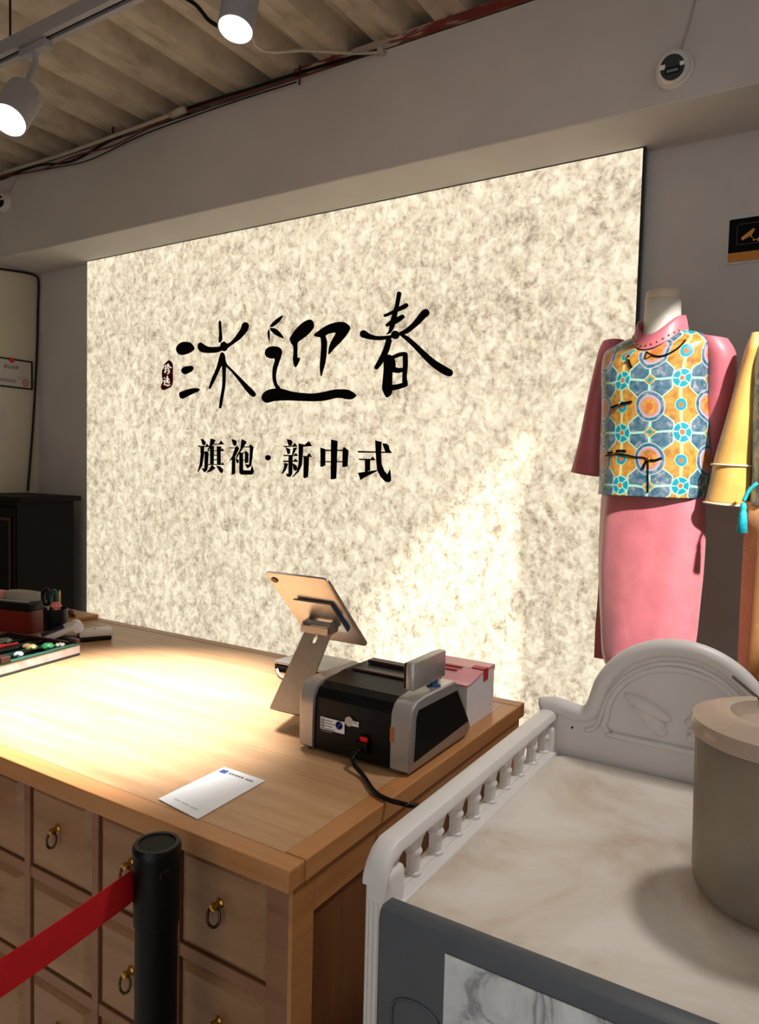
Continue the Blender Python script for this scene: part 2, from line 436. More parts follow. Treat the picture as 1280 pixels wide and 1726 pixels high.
def brush(pts, sub=4):
    """a brush stroke (x, y, half-width) -> outline polygon"""
    q = catmull([Vector(p) for p in pts], sub); L = []; R = []; n = len(q)
    for i, p in enumerate(q):
        a = q[max(0, i-1)]; b = q[min(n-1, i+1)]; t = Vector((b.x-a.x, b.y-a.y)).normalized(); nn = Vector((-t.y, t.x))
        L.append((p.x+nn.x*p.z, p.y+nn.y*p.z)); R.append((p.x-nn.x*p.z, p.y-nn.y*p.z))
    def cap(c, t, r):
        a0 = math.atan2(t.y, t.x); return [(c.x+r*math.cos(a0+PI/2-PI*k/6), c.y+r*math.sin(a0+PI/2-PI*k/6)) for k in range(1, 6)]
    t1 = Vector((q[-1].x-q[-2].x, q[-1].y-q[-2].y)); t0 = Vector((q[0].x-q[1].x, q[0].y-q[1].y))
    return L+cap(q[-1], t1, q[-1].z)+R[::-1]+cap(q[0], t0, q[0].z)
def glyph(name, cr, polys, label, mat=ink_m, smooth=True, d0=.0004, d1=.0032):
    g = G()
    for i, p in enumerate(polys):
        if len(p[0]) == 3: p = brush(p)
        elif smooth: p = smooth2(p)
        g.prism([toP(cr(a, b)) for a, b in p], fnP, d0, d1+i*.00008)
    o = g.build(name, mat, sign); o['label'] = label; return o
c1 = crop(260, 530, .140625)
glyph('character', c1, [
 [(265,420),(285,370),(330,335),(390,328),(445,345),(485,400),(470,435),(410,470),(340,487),(290,470)],
 [(328,670),(350,635),(400,620),(455,618),(475,645),(455,680),(410,705),(370,718),(340,700)],
 [(305,965),(310,935),(370,910),(440,890),(500,883),(545,893),(535,920),(470,950),(400,985),(345,1010),(315,1000)],
 [(525,390),(535,350),(565,338),(600,360),(650,385),(720,390),(790,382),(805,345),(845,325),(880,350),(930,320),(990,250),(1040,175),(1060,115),(1095,93),(1130,110),(1138,150),(1110,210),(1040,290),(960,350),(890,400),(870,430),(845,442),(815,435),(760,455),(680,463),(590,458),(545,435)],
 [(778,100),(792,75),(805,100),(812,200),(818,300),(780,335),(782,220)],
 [(800,470),(840,468),(855,540),(810,620),(745,760),(700,850),(672,893),(660,880),(690,780),(750,640)],
 [(815,560),(860,560),(862,700),(855,850),(835,980),(810,1110),(795,1125),(782,1110),(800,980),(820,850),(822,700)],
 [(810,470),(838,468),(860,550),(880,600),(940,660),(1030,750),(1130,850),(1200,920),(1222,960),(1205,987),(1170,980),(1110,920),(1020,800),(930,690),(860,625),(815,610)]],
 'first black brush-written character, with three dots')
c2 = crop(435, 520, .1328)
glyph('character', c2, [
 [(155,235),(185,185),(240,135),(318,88),(290,150),(245,195),(200,228)],
 [(155,252),(210,250),(260,280),(300,325),(332,378),(270,360),(210,325),(175,290)],
 [(140,265),(152,300),(150,415),(132,370),(127,310)],
 [(408,390),(425,350),(480,270),(560,190),(640,145),(690,150),(715,210),(700,260),(640,330),(570,385),(510,435),(505,520),(505,620),(535,625),(530,660),(505,715),(480,747),(460,715),(448,640),(455,560),(450,480),(425,440)],
 [(715,335),(780,280),(880,215),(980,180),(1070,170),(1130,190),(1175,245),(1140,320),(1060,420),(980,500),(908,580),(898,560),(910,480),(950,390),(990,315),(940,312),(865,345),(880,420),(875,560),(860,680),(830,790),(805,862),(790,780),(792,680),(805,520),(805,430),(795,370),(745,360)],
 [(93,570),(105,520),(150,488),(210,480),(270,492),(308,535),(300,600),(270,690),(245,770),(232,860),(245,950),(290,1015),(235,1020),(200,940),(188,860),(192,760),(218,645),(160,635),(110,610)],
 [(50,1130),(70,1080),(120,1040),(200,1018),(300,1018),(420,1050),(550,1070),(700,1078),(830,1060),(960,1032),(1080,1025),(1170,1040),(1250,1098),(1210,1145),(1150,1155),(1070,1140),(990,1138),(880,1165),(750,1178),(560,1175),(380,1168),(220,1175),(120,1198),(70,1175)]],
 'second black brush-written character, with leaf-shaped dots')
c3 = crop(600, 485, .13672)
disc = lambda x, y, r: [(x+r*math.cos(t*PI/12), y+r*math.sin(t*PI/12)) for t in range(24)]
glyph('character', c3, [
 [(537,75,27),(515,200,25),(490,300,28),(468,400,34),(445,490,27),(420,545,17),(380,574,4)],
 [(362,345,17),(440,312,20),(520,270,25),(590,240,28),(625,217,27)],
 [(386,463,17),(450,430,33),(520,395,34),(578,358,27)],
 [(100,572,48),(160,600,36),(250,620,27),(340,620,24),(440,605,20)],
 disc(490,582,52),
 [(540,572,18),(620,540,30),(700,480,32),(780,400,40),(830,340,44),(865,310,47)],
 [(550,570,16),(640,630,28),(740,720,32),(850,830,38),(960,930,45),(1080,1010,50),(1155,1048,46)],
 [(410,655,36),(390,730,36),(350,830,36),(300,920,32),(257,983,26)],
 [(350,840),(400,825),(450,850),(455,1000),(452,1190),(448,1300),(400,1350),(370,1340),(330,1250),(335,1150),(348,1000)],
 [(420,875,25),(480,850,22),(540,826,24),(600,815,24)],
 [(612,822,30),(615,950,30),(605,1100,27),(612,1180,33)],
 [(445,1000,40),(520,1020,33),(590,1010,24)], [(450,900,38),(465,960,30),(450,1000,30)],
 [(425,1235,38),(520,1222,32),(615,1193,30)]],
 'third black brush-written character, with long crossing strokes')
seal = glyph('seal_mark', c1, [[(178,552),(215,575),(228,620),(225,700),(228,760),(222,830),(200,870),(160,890),(112,908),(88,885),(88,850),(108,800),(98,740),(100,670),(122,640),(125,600)]], 'small dark red seal with white characters', seal_m)
c7 = crop(265, 600, .03766)
g = G()
for i, p in enumerate([[(365,460,16),(440,415,22)],[(405,450,20),(400,580,20)],[(370,590,20),(430,560,16)],[(405,600,18),(410,660,22),(375,740,30)],[(360,700,14),(440,650,14)],
 [(515,370,26),(500,470,22),(470,560,14)],[(530,400,24),(570,480,26),(650,530,26)],[(500,600,12),(550,550,18)],[(490,690,12),(560,620,18)],[(570,660,20),(560,740,22),(490,810,20)],
 [(350,985,26),(350,1000,24)],[(480,910,24),(480,1000,26),(490,1100,28),(440,1190,18)],[(410,1030,14),(540,1010,16)],[(400,1110,16),(560,1080,20)],[(500,1120,20),(520,1210,24),(575,1200,16),(585,1150,10)],
 [(330,1120,24),(365,1120,20),(360,1240,22)],[(325,1290,16),(400,1290,22),(500,1330,32),(600,1285,14)]]):
    g.prism([toP(c7(a, b)) for a, b in brush(p, 3)], fnP, .0033, .0042+i*.00004)
g.build('seal_lettering', sealw_m, seal)
c4 = crop(325, 730, .09375)
glyph('character', c4, [
 [(148,105),(190,108),(235,160),(232,200),(205,225),(180,205),(165,150)], [(95,225),(240,232),(260,190),(300,235),(300,250),(110,250)],
 [(145,250),(210,250),(205,400),(175,580),(140,640),(105,700),(95,690),(130,560),(148,400)],
 [(205,345),(250,320),(290,345),(275,600),(260,680),(210,705),(165,630),(215,635),(220,380)],
 [(330,95),(415,125),(385,180),(320,270),(280,320),(270,310),(310,220)], [(365,190),(480,190),(515,135),(570,205),(365,210)],
 [(318,230),(385,230),(380,570),(320,570)], [(440,235),(520,240),(505,330),(510,570),(445,570)],
 [(285,310),(510,312),(535,270),(575,325),(285,328)], [(380,388),(445,388),(445,405),(380,405)], [(380,470),(445,470),(445,488),(380,488)],
 [(275,555),(520,558),(540,525),(575,575),(275,575)], [(350,570),(415,630),(330,690),(245,717),(300,660)], [(425,585),(500,600),(550,650),(550,690),(525,725),(490,690)]],
 'small bold serif character, leftmost of the lower line', smooth=False)
glyph('character', c4, [
 [(700,110),(760,118),(795,150),(790,210),(755,235),(730,200)],
 [(665,258),(770,258),(795,225),(840,275),(810,340),(770,420),(700,480),(660,505),(720,410),(765,275),(668,275)],
 [(712,450),(770,430),(768,720),(745,742),(705,748)], [(810,370),(850,345),(830,390),(790,460),(785,430)], [(780,455),(830,480),(835,520),(805,550),(790,510)],
 [(885,105),(975,155),(930,235),(870,330),(830,390),(820,375),(865,280)],
 [(925,240),(1020,240),(1045,200),(1098,255),(1090,300),(1075,450),(1055,590),(990,635),(945,560),(1020,565),(1030,420),(1035,258),(925,258)],
 [(845,350),(910,350),(910,650),(920,668),(1050,668),(1072,575),(1105,690),(1095,730),(1060,748),(880,748),(845,710)],
 [(910,345),(945,345),(965,318),(1010,370),(1000,530),(945,545),(945,365),(910,362)], [(910,480),(945,480),(945,495),(910,495)]],
 'small bold serif character, second of the lower line', smooth=False)
glyph('middle_dot', lambda a, b: (a, b), [disc(452.3,771.5,4.6)], 'round black dot between the lower characters', smooth=False)
c5 = crop(465, 730, .1640625)
glyph('character', c5, [
 [(115,62),(160,70),(175,95),(165,130),(135,130),(125,95)], [(75,130),(170,132),(200,100),(225,140),(95,145)], [(105,145),(150,165),(150,210),(125,218)], [(185,150),(222,148),(185,220),(170,225)],
 [(75,222),(190,224),(210,205),(235,235),(95,238)], [(75,282),(185,284),(205,262),(235,295),(85,298)], [(135,235),(175,235),(172,420),(150,452),(118,445),(110,415),(135,420)],
 [(90,305),(130,315),(105,380),(72,420),(65,415),(88,360)], [(175,310),(215,330),(225,370),(205,390),(185,370)],
 [(240,105),(300,120),(345,83),(375,135),(285,140),(280,230),(270,330),(240,395),(180,452),(172,450),(220,390),(240,310)],
 [(285,235),(325,235),(345,205),(378,245),(285,246)], [(292,246),(345,246),(335,450),(300,465),(288,455)]],
 'small bold serif character right of the dot', smooth=False)
glyph('character', c5, [
 [(462,148),(512,165),(512,330),(485,345),(462,345)], [(512,170),(690,170),(690,185),(512,185)], [(690,170),(705,142),(750,180),(740,340),(710,350),(688,348)],
 [(512,288),(690,288),(690,300),(512,300)], [(572,65),(637,80),(625,465),(600,475),(568,475)]],
 'small bold serif character shaped like a box crossed by a bar', smooth=False)
glyph('character', c5, [
 [(838,182),(1030,188),(1030,202),(855,202)], [(1098,105),(1140,108),(1165,130),(1170,165),(1198,205),(1085,205),(1085,190),(1128,190)],
 [(1025,75),(1090,90),(1085,200),(1090,320),(1120,390),(1150,425),(1178,370),(1185,430),(1188,490),(1165,507),(1130,500),(1080,450),(1045,380),(1035,280)],
 [(850,262),(980,265),(1000,240),(1030,280),(865,278)], [(920,278),(972,278),(972,385),(920,400)], [(848,408),(1040,380),(1045,390),(900,465),(875,482)]],
 'small bold serif character, rightmost of the lower line', smooth=False)

# ================================================================== COUNTER
ZT = .90; XC = -.613; YC0, YC1 = .771, 1.684; XCL = -2.56; TH = .034
top = thing('counter_worktop', 'light wooden worktop with framed border on drawer counter', 'worktop', ((XC+XCL)/2, (YC0+YC1)/2, ZT-TH))
bw = .038
G().box(XCL, XC, YC0, YC0+bw, ZT-TH, ZT, .0025).build('border_board', wood_edge, top)
G().box(XCL, XC, YC1-bw, YC1, ZT-TH, ZT, .0025).build('border_board', wood_edge, top)
G().box(XC-bw, XC, YC0+bw+.0008, YC1-bw-.0008, ZT-TH, ZT, .0025).build('border_board', wood_edge_y, top)
G().box(XCL, XCL+bw, YC0+bw+.0008, YC1-bw-.0008, ZT-TH, ZT, .0025).build('border_board', wood_edge_y, top)
npl = 6; y0 = YC0+bw; wpl = (YC1-YC0-2*bw)/npl
for i in range(npl):
    G().box(XCL+bw, XC-bw, y0+i*wpl+.0001, y0+(i+1)*wpl-.0001, ZT-TH+.004, ZT-.0006, .0003, 1).build('plank', wood_top, top)
ctr = thing('drawer_counter', 'wooden shop counter with rows of small square drawers', 'counter', ((XC+XCL)/2, 1.2, 0))
YD = .79; XS = -.628; ZU = ZT-TH
G().box(XCL+.015, XS, YD+.03, YC1-.015, .04, ZU-.001).build('body', wood_side, ctr)
G().box(-.668, XS+.001, YD, YD+.03, .02, ZU-.001, .001, 1).build('corner_post', wood_rail, ctr)
G().box(XCL+.014, XCL+.05, YD, YD+.03, .02, ZU-.001, .001, 1).build('corner_post', wood_rail, ctr)
sp = G(); sp.box(XS+.0005, XS+.008, YD, YD+.05, .02, ZU-.001); sp.box(XS+.0005, XS+.008, YC1-.06, YC1-.016, .02, ZU-.001); sp.box(XS+.0005, XS+.008, YD+.051, YC1-.061, ZU-.06, ZU-.001)
sp.build('side_frame', wood_edge_y, ctr)
pitx, wx = .2005, .180; rows = [.699, .512, .325, .138]; hz = .163
G().box(XCL+.05, -.668, YD+.001, YD+.03, ZU-.010, ZU-.001).build('rail', wood_rail, ctr)
for k, zb in enumerate(rows):
    G().box(XCL+.05, -.668, YD+.002, YD+.03, zb-.024, zb-.002, .001, 1).build('rail', wood_rail, ctr)
ncol = 9
for j in range(1, ncol):
    xr = -.668-j*pitx
    G().box(xr+.0015, xr+pitx-wx-.0015, YD, YD+.03, .11, ZU-.011, .001, 1).build('stile', wood_rail, ctr)
# one drawer: bevelled front + ring pull; then copies
def drawer(x0, z0):
    g = G(); e = .0022
    xs = (x0+e, x0+.017, x0+wx-.017, x0+wx-e); zs = (z0+e, z0+.015, z0+hz-.013, z0+hz-e)
    yo, yi = YD+.006, YD-.003
    v = []; 
    for (a, b, y) in ((0, 3, yo), (1, 2, yi)):
        v += [(xs[a], y, zs[a]), (xs[b], y, zs[a]), (xs[b], y, zs[b]), (xs[a], y, zs[b])]
    v += [(xs[0], YD+.028, zs[0]), (xs[3], YD+.028, zs[0]), (xs[3], YD+.028, zs[3]), (xs[0], YD+.028, zs[3])]
    f = [(4,5,6,7)]+[(i, (i+1) % 4, 4+(i+1) % 4, 4+i) for i in range(4)]+[(8+i, 8+(i+1) % 4, (i+1) % 4, i) for i in range(4)]
    g.add(v, f); d = g.build('drawer', wood_front, ctr)
    cx, cz = x0+wx/2, z0+hz*.53
    st = G(); M = frame_to((cx, yi, cz+.012), (0, -1, 0))
    st.lathe([(.008, 0), (.008, .002), (.005, .004), (.004, .010), (.006, .012), (.0055, .016), (0, .017)], 14, M)
    st.build('stud', gold_m, d, 'auto')
    rg = G(); R = .0125
    rg.tube([(cx+R*math.sin(t*PI/10), yi-.013+.004*math.cos(t*PI/10), cz-.004+R*1.05*math.cos(t*PI/10)) for t in range(20)], .0024, 8, True)
    rg.build('ring', bronze_m, d, True)
    return d
proto = drawer(-.668-wx, rows[0])
for j in range(ncol):
    for k, zb in enumerate(rows):
        if j or k:
            c = proto.copy(); C.objects.link(c); c.parent = ctr; c.location = proto.location+Vector((-j*pitx, 0, zb-rows[0]))
            for ch in proto.children:
                q = ch.copy(); C.objects.link(q); q.parent = c
# wooden board lying at the far left end
tag(G().box(-2.545, -2.236, 1.556, 1.682, ZT+.0005, ZT+.013, .0015).build('wooden_board', wood_edge), 'thin wooden board lying on the counter behind the red box', 'board')
# ================================================================== BARRIER POST
pc = ray(265, 1420)*1.02; px_, py_ = pc.x, pc.y
post = thing('barrier_post', 'black retractable belt barrier post with red belt before counter', 'barrier', (px_, py_, 0))
M = Matrix.Translation((px_, py_, 0))
G().lathe([(0,0),(.155,0),(.16,.006),(.158,.012),(.14,.02),(.05,.03),(.034,.036),(.034,.045),(0,.045)], 40, M).build('base', blackm_m, post, 'auto')
zt = pc.z+H
G().lathe([(.0295,.045),(.0295,zt-.115)], 32, M).build('pole', blackm_m, post, 'auto')
hd = G(); hd.lathe([(.0295,zt-.115),(.0315,zt-.113),(.0325,zt-.012),(.0310,zt-.004),(.028,zt-.001)], 36, M)
hd.box(px_-.0365, px_-.025, py_-.014, py_+.014, zt-.09, zt-.035, .002)
hd.build('belt_head', blackm_m, post, 'auto')
G().lathe([(.0335,zt-.012),(.0335,zt-.003),(.031,zt+.0005),(.026,zt+.0005),(.0255,zt-.0015),(0,zt-.0015)], 36, M).build('cap', black_m, post, 'auto')
G().box(px_+.02, px_+.0335, py_-.022, py_-.006, zt-.034, zt-.024, .002).build('lock_tab', black_m, post)
# belt: leaves the head and runs down-left in the picture (towards the next post, nearer the wall end)
b1a = onx(228, 1462, px_-.03); b1b = onx(228, 1516, px_-.03)
za, zb = b1a.z, b1b.z
d0 = ray(0, 1600); d1 = ray(0, 1660)
endx = None
# keep the belt level: find how far along the left frame edge the same height is met
tA = (za-H)/d0.z; eA = d0*tA
st_ = Vector((px_-.03, b1a.y, 0)); en = Vector((eA.x, eA.y, 0)); dirb = (en-st_)
en2 = st_+dirb*2.2
g = G(); N = 24
for i in range(N):
    pass
ring = []
for i in range(N+1):
    t = i/N; p = st_.lerp(en2, t); sag = -.012*math.sin(PI*t)
    nrm = Vector((-dirb.y, dirb.x, 0)).normalized()*.0008
    ring.append([Vector((p.x, p.y, za+sag))+nrm, Vector((p.x, p.y, zb+sag))+nrm, Vector((p.x, p.y, zb+sag))-nrm, Vector((p.x, p.y, za+sag))-nrm])
g.loft(ring); g.build('belt', red_m, post)['label'] = 'red fabric belt'

# ================================================================== BANKNOTE COUNTER
x0, x1, y0, y1 = -.884, -.628, 1.135, 1.399
mc = thing('banknote_counter', 'black and silver banknote counting machine at counter edge', 'cash counter', ((x0+x1)/2, (y0+y1)/2, ZT))
fnX = lambda a, b, d: Vector((d, a, b))          # outline in (Y, Z), extruded along X
yb, yf = ZT+.006, ZT+.138
def side(off=0.):
    o = off
    return [(y0+o, yb+.004+o), (y0+.004+o, yb+o), (y1-.01-o, yb+o), (y1-o, yb+.012+o), (y1-.004-o, yb+.024), (1.328, yf-.006-o), (1.318, yf-.001-o), (1.19, yf+.001-o), (1.160, yf-.002-o), (1.145+o*.4, yf-.010-o), (1.137+o, yf-.024-o), (y0+o, yf-.045-o)]
def side_plate(xa, xb, out):
    g = G(); bm_ = .004
    outer = side(.0); inset = side(.003)
    xo = out; xi = xb if out == xa else xa; s = 1 if xi > xo else -1
    rings = [[fnX(a, b, xi) for a, b in outer], [fnX(a, b, xo+s*.003) for a, b in outer], [fnX(a, b, xo) for a, b in inset]]
    g.loft(rings); return g
L = side_plate(x0, x0+.034, x0).build('side_cover', silver_m, mc, 'auto')
Rr = side_plate(x1-.041, x1, x1).build('side_cover', silver_m, mc, 'auto')
scr = [(1.152, ZT+.02), (1.388, ZT+.03), (1.325, ZT+.118), (1.168, ZT+.118), (1.156, ZT+.108)]
scr = [(y0+.018, yb+.018), (1.386, yb+.030), (1.326, yf-.022), (1.165, yf-.019), (y0+.022, yf-.032)]
G().prism(scr, fnX, x1+.0001, x1+.0012).build('side_window', black_m, Rr)['label'] = 'glossy black window'
bo = [(y0+.004, yb), (y1-.03, yb), (1.34, yf-.03), (1.31, yf+.006), (1.22, yf+.010), (1.165, yf+.004), (1.148, yf-.006), (1.142, yf-.03), (1.142, ZT+.05)]
bo = [(y0+.006, yb), (y1-.02, yb+.01), (1.335, yf+.004), (1.24, yf+.004), (1.175, yf-.004), (1.155, yf-.012), (1.144, yf-.030)]
G().prism(bo, fnX, x0+.0345, x1-.0415).build('body', black_m, mc)
hop = G(); hop.box(x0+.05, x1-.055, 1.245, 1.262, yf+.005, yf+.009); hop.box(x0+.05, x1-.055, 1.31, 1.332, yf+.005, yf+.012)
hop.build('hopper', brown_m, mc)
for xx in (x0+.01, x1-.03):
    for yy in (y0+.02, y1-.05): G().lathe([(.008,0),(.009,.006)], 12, Matrix.Translation((xx+.01, yy, ZT))).build('rubber_foot', black_m, mc)
fy = y0+.0055
def plate(xa, xb, za_, zb_, name, mat, par, d=.0008, yy=None):
    yy = fy if yy is None else yy
    return G().box(xa, xb, yy-d, yy, za_, zb_).build(name, mat, par)
p0 = ony(541, 1204, fy); p1 = ony(581, 1236, fy)
lb = plate(p0.x, p1.x, p1.z-.002, p0.z-.004, 'rating_label', paper_m, mc); lz0, lz1 = p1.z-.002, p0.z-.004; lw = p1.x-p0.x
g = G()
for i in range(5): g.box(p0.x+.003, p0.x+lw*(.62 if i % 2 else .5), fy-.0012, fy-.0008, lz1-.004-i*.0055-.0018, lz1-.004-i*.0055)
for i in range(4): g.box(p0.x+.0015+i*.0022, p0.x+.0025+i*.0022, fy-.00125, fy-.0008, lz0+.002, lz1-.002)
g.build('label_print', grayt_m, lb)
G().lathe([(.0085,0),(.0085,.0006),(.0065,.0006),(.0065,0)], 20, frame_to((p1.x-.0125, fy-.0008, (lz0+lz1)/2+.003), (0,-1,0))).build('label_logo', blue_m, lb)
g = G(); cxl, czl = p1.x-.0125, (lz0+lz1)/2+.003; g.prism(brush([(cxl+.005, czl+.006, .001), (cxl, czl+.001, .0016), (cxl-.001, czl-.002, .0016), (cxl-.005, czl-.006, .001)]), lambda a, b, d: Vector((a, d, b)), fy-.0013, fy-.0008)
g.build('label_logo', blue_m, lb)
p2 = ony(583, 1209, fy); p3 = ony(605, 1226, fy)
sk = plate(p2.x+.005, p3.x, p3.z, p2.z-.003, 'sticker', paper_m, mc)
G().lathe([(.0095,0),(.0095,.001),(.0,.001)], 20, frame_to((p2.x+.008, fy, (p2.z+p3.z)/2), (0,-1,0))).build('sticker_logo', paperw_m, sk)
text_part('3C', .010, (p2.x+.018, fy-.001, p3.z+.004), (1,0,0), (0,0,1), grayt_m, sk)
ps = ony(615, 1246, fy)
sw = G().box(ps.x-.011, ps.x+.011, fy-.002, fy, ps.z-.008, ps.z+.008, .001, 1).build('power_switch', black_m, mc)
G().box(ps.x-.008, ps.x+.008, fy-.005, fy-.002, ps.z-.005, ps.z+.005, .001, 1).build('rocker', pm('red_rocker', (190,10,20), .35, em=.25), sw)
pt = ony(661, 1238, y0); G().box(x1-.0425, x1-.034, y0-.001, y0, pt.z-.014, pt.z+.014).build('tape', orange_m, mc)
sc = ony(613, 1275, fy); sock = G().box(sc.x-.014, sc.x+.014, fy-.012, fy, ZT+.022, ZT+.046, .002).build('power_plug', black_m, mc)
# small swivel display on the right cover
dC = onx(722, 1133, x1-.014); M = Matrix.Translation((x1-.024, dC.y, 0))
pz = yf+.004
G().lathe([(.014,yf-.001),(.014,yf+.003),(.008,yf+.005),(.008,yf+.016),(0,yf+.016)], 16, Matrix.Translation((x1-.02, 1.262, 0))).build('display_neck', bluem_m, mc, 'auto')
dA = onx(697, 1163, x1-.012); dB = onx(750, 1104, x1-.012)
ds = G(); ds.box(x1-.030, x1-.012, 1.165, 1.298, yf+.012, yf+.066, .004)
dsp = ds.build('display', silver_m, mc, 'auto')
G().box(x1-.036, x1-.030, 1.168, 1.295, yf+.015, yf+.063, .002).build('display_screen', black_m, dsp)
# power lead: from the plug, over the counter edge, down the side
ld = [Vector((sc.x, fy-.012, ZT+.034)), Vector((sc.x-.002, fy-.035, ZT+.018))]
for (qx, qy) in ((613, 1308), (632, 1335), (655, 1348)): q = onz(qx, qy, ZT+.006); ld.append(q)
ld += [onz(676, 1354, ZT+.006), onz(692, 1358, ZT+.005), Vector((-.575, 1.09, ZT-.025)), Vector((-.555, 1.12, ZT-.10)), Vector((-.552, 1.14, ZT-.45))]
G().tube(ld, .0042, 10, smooth=8).build('power_lead', black_m, mc, True)

# ================================================================== PINK LIDDED BOX
bx0, bx1, by0, by1 = -.80, -.65, 1.425, 1.572
pb = thing('lidded_box', 'white box with translucent pink lid at the counter back corner', 'box', ((bx0+bx1)/2, (by0+by1)/2, ZT))
side_b = [(by0, ZT), (by1, ZT), (by1, ZT+.108), (by0+.09, ZT+.108), (by0+.05, ZT+.100), (by0+.02, ZT+.094), (by0, ZT+.094)]
G().prism(side_b, fnX, bx0, bx1).build('body', pm('white_card', (226,224,226), .5, var=.03), pb)
lid = [(by1+.002, ZT+.100), (by1+.002, ZT+.114), (by0+.09, ZT+.113), (by0+.05, ZT+.105), (by0+.02, ZT+.099), (by0-.002, ZT+.098), (by0-.002, ZT+.094), (by0+.02, ZT+.0945), (by0+.05, ZT+.1005), (by0+.09, ZT+.1085), (by1+.0005, ZT+.1085), (by1+.0005, ZT+.100)]
G().prism(lid, fnX, bx0-.001, bx1+.001).build('lid', pink_m, pb)
G().box(bx1-.03, bx1+.0025, by0+.085, by0+.107, ZT+.1135, ZT+.1150).build('seal_tab', redl_m, pb)
G().box(bx1+.0012, bx1+.0025, by0+.085, by0+.107, ZT+.088, ZT+.1145).build('seal_tab', redl_m, pb)
g = G(); g.box(bx1-.10, bx1-.05, by0+.075, by0+.085, ZT+.1132, ZT+.1140); g.box(bx1-.085, bx1-.055, by0+.058, by0+.066, ZT+.109, ZT+.1105); g.build('lid_print', redl_m, pb)

# ================================================================== TABLET AND STAND
TL = Vector((-1.081, 1.25, H-.2365)); TRp = Vector((-.904, 1.25, H-.2365)); dn = Vector((0, .169, -.178)).normalized()
tl_ = .245; ex = Vector((1, 0, 0)); nb = ex.cross(dn)          # outward normal of the back
if nb.y > 0: nb = -nb
def fnT(a, b, d): return TL+ex*a+dn*b+nb*d
tab = thing('tablet', 'silver tablet seen from behind, tilted on a metal stand', 'tablet', fnT(.0885, .245, -.006))
o1 = rounded(0, .177, 0, tl_, .014); o2 = rounded(.0015, .1755, .0015, tl_-.0015, .0125)
g = G(); g.loft([[fnT(a, b, -.0062) for a, b in o2], [fnT(a, b, -.0052) for a, b in o1], [fnT(a, b, -.001) for a, b in o1], [fnT(a, b, 0) for a, b in o2]])
g.build('shell', alu_m, tab, 'auto')
G().prism(rounded(.006, .171, .006, tl_-.006, .009), fnT, -.0066, -.0062).build('screen', pm('screen_glass', (20,22,26), .08, spec=.8), tab)
cm = G(); cm.prism(smooth2([(.010,.020),(.014,.011),(.022,.011),(.026,.020),(.022,.030),(.014,.030)], 3), fnT, .0001, .0024)
cm = G().prism([(.0175+.0085*math.cos(t*PI/10), .024+.0085*math.sin(t*PI/10)) for t in range(20)], fnT, .0001, .0022).build('camera_bump', black_m, tab)
std = thing('tablet_stand', 'brushed aluminium stand holding the tablet', 'stand', (-1.04, 1.36, ZT))
G().prism([(.049, .085), (.155, .085), (.155, .18), (.049, .18)], fnT, .0008, .0045).build('mount_pad', bluem_m, std)
G().prism([(.046, .080), (.152, .080), (.152, .182), (.046, .182)], fnT, .0048, .0095).build('mount_plate', alu_m, std)
# hinge: U bracket and barrel, then the leaning leg and foot plate
hC = fnT(.098, .145, .022)
hL, hR = hC.x-.038, hC.x+.038
g = G()
for xx in (hL, hR-.006): 
    g.prism([(hC.y-.020, hC.z-.012), (hC.y-.012, hC.z-.020), (hC.y+.018, hC.z-.014), (hC.y+.022, hC.z+.0), (hC.y+.012, hC.z+.012), (hC.y-.016, hC.z+.006)], fnX, xx, xx+.006)
g.box(hL, hR, hC.y-.022, hC.y-.016, hC.z-.018, hC.z-.002)
g.build('hinge_bracket', alu_m, std)
G().lathe([(.008, hL+.006), (.008, hR-.006)], 16, Matrix(((0,0,1,0),(0,1,0,hC.y),(-1,0,0,hC.z),(0,0,0,1)))).build('hinge_barrel', silver_m, std, 'auto')
ft = Vector((-1.043, 1.285, ZT)); tp = Vector((hC.x, hC.y-.004, hC.z-.014))
upv = (tp-ft).normalized(); exs = Vector((1, 0, 0)); nn = exs.cross(upv).normalized()
if nn.y > 0: nn = -nn
Ln = (tp-ft).length
def fnS(a, b, d): p = ft.lerp(tp, b/Ln); return Vector((p.x+a, p.y, p.z))+nn*d
leg = [(-.043, .004), (.043, .004), (.036, Ln), (-.036, Ln)]
hole = rounded(-.006, .006, Ln-.032, Ln-.010, .005, 4)
G().prism(leg, fnS, -.0025, .0025, [hole[::-1]]).build('leg', alu_m, std)
fp = G(); fp.box(-1.043-.043, -1.043+.043, 1.283, 1.46, ZT, ZT+.005, .002)
fp.build('foot_plate', alu_m, std)
# charging cable loop behind the stand
cl = [onz(488, 1118, ZT+.005), onz(472, 1120, ZT+.005), onz(468, 1130, ZT+.005), onz(474, 1140, ZT+.005), onz(492, 1146, ZT+.005)]
tag(G().tube(cl, .0035, 8, smooth=6).build('charging_cable', white_m, None, True), 'thin white charging cable curling beside the tablet stand', 'cable')
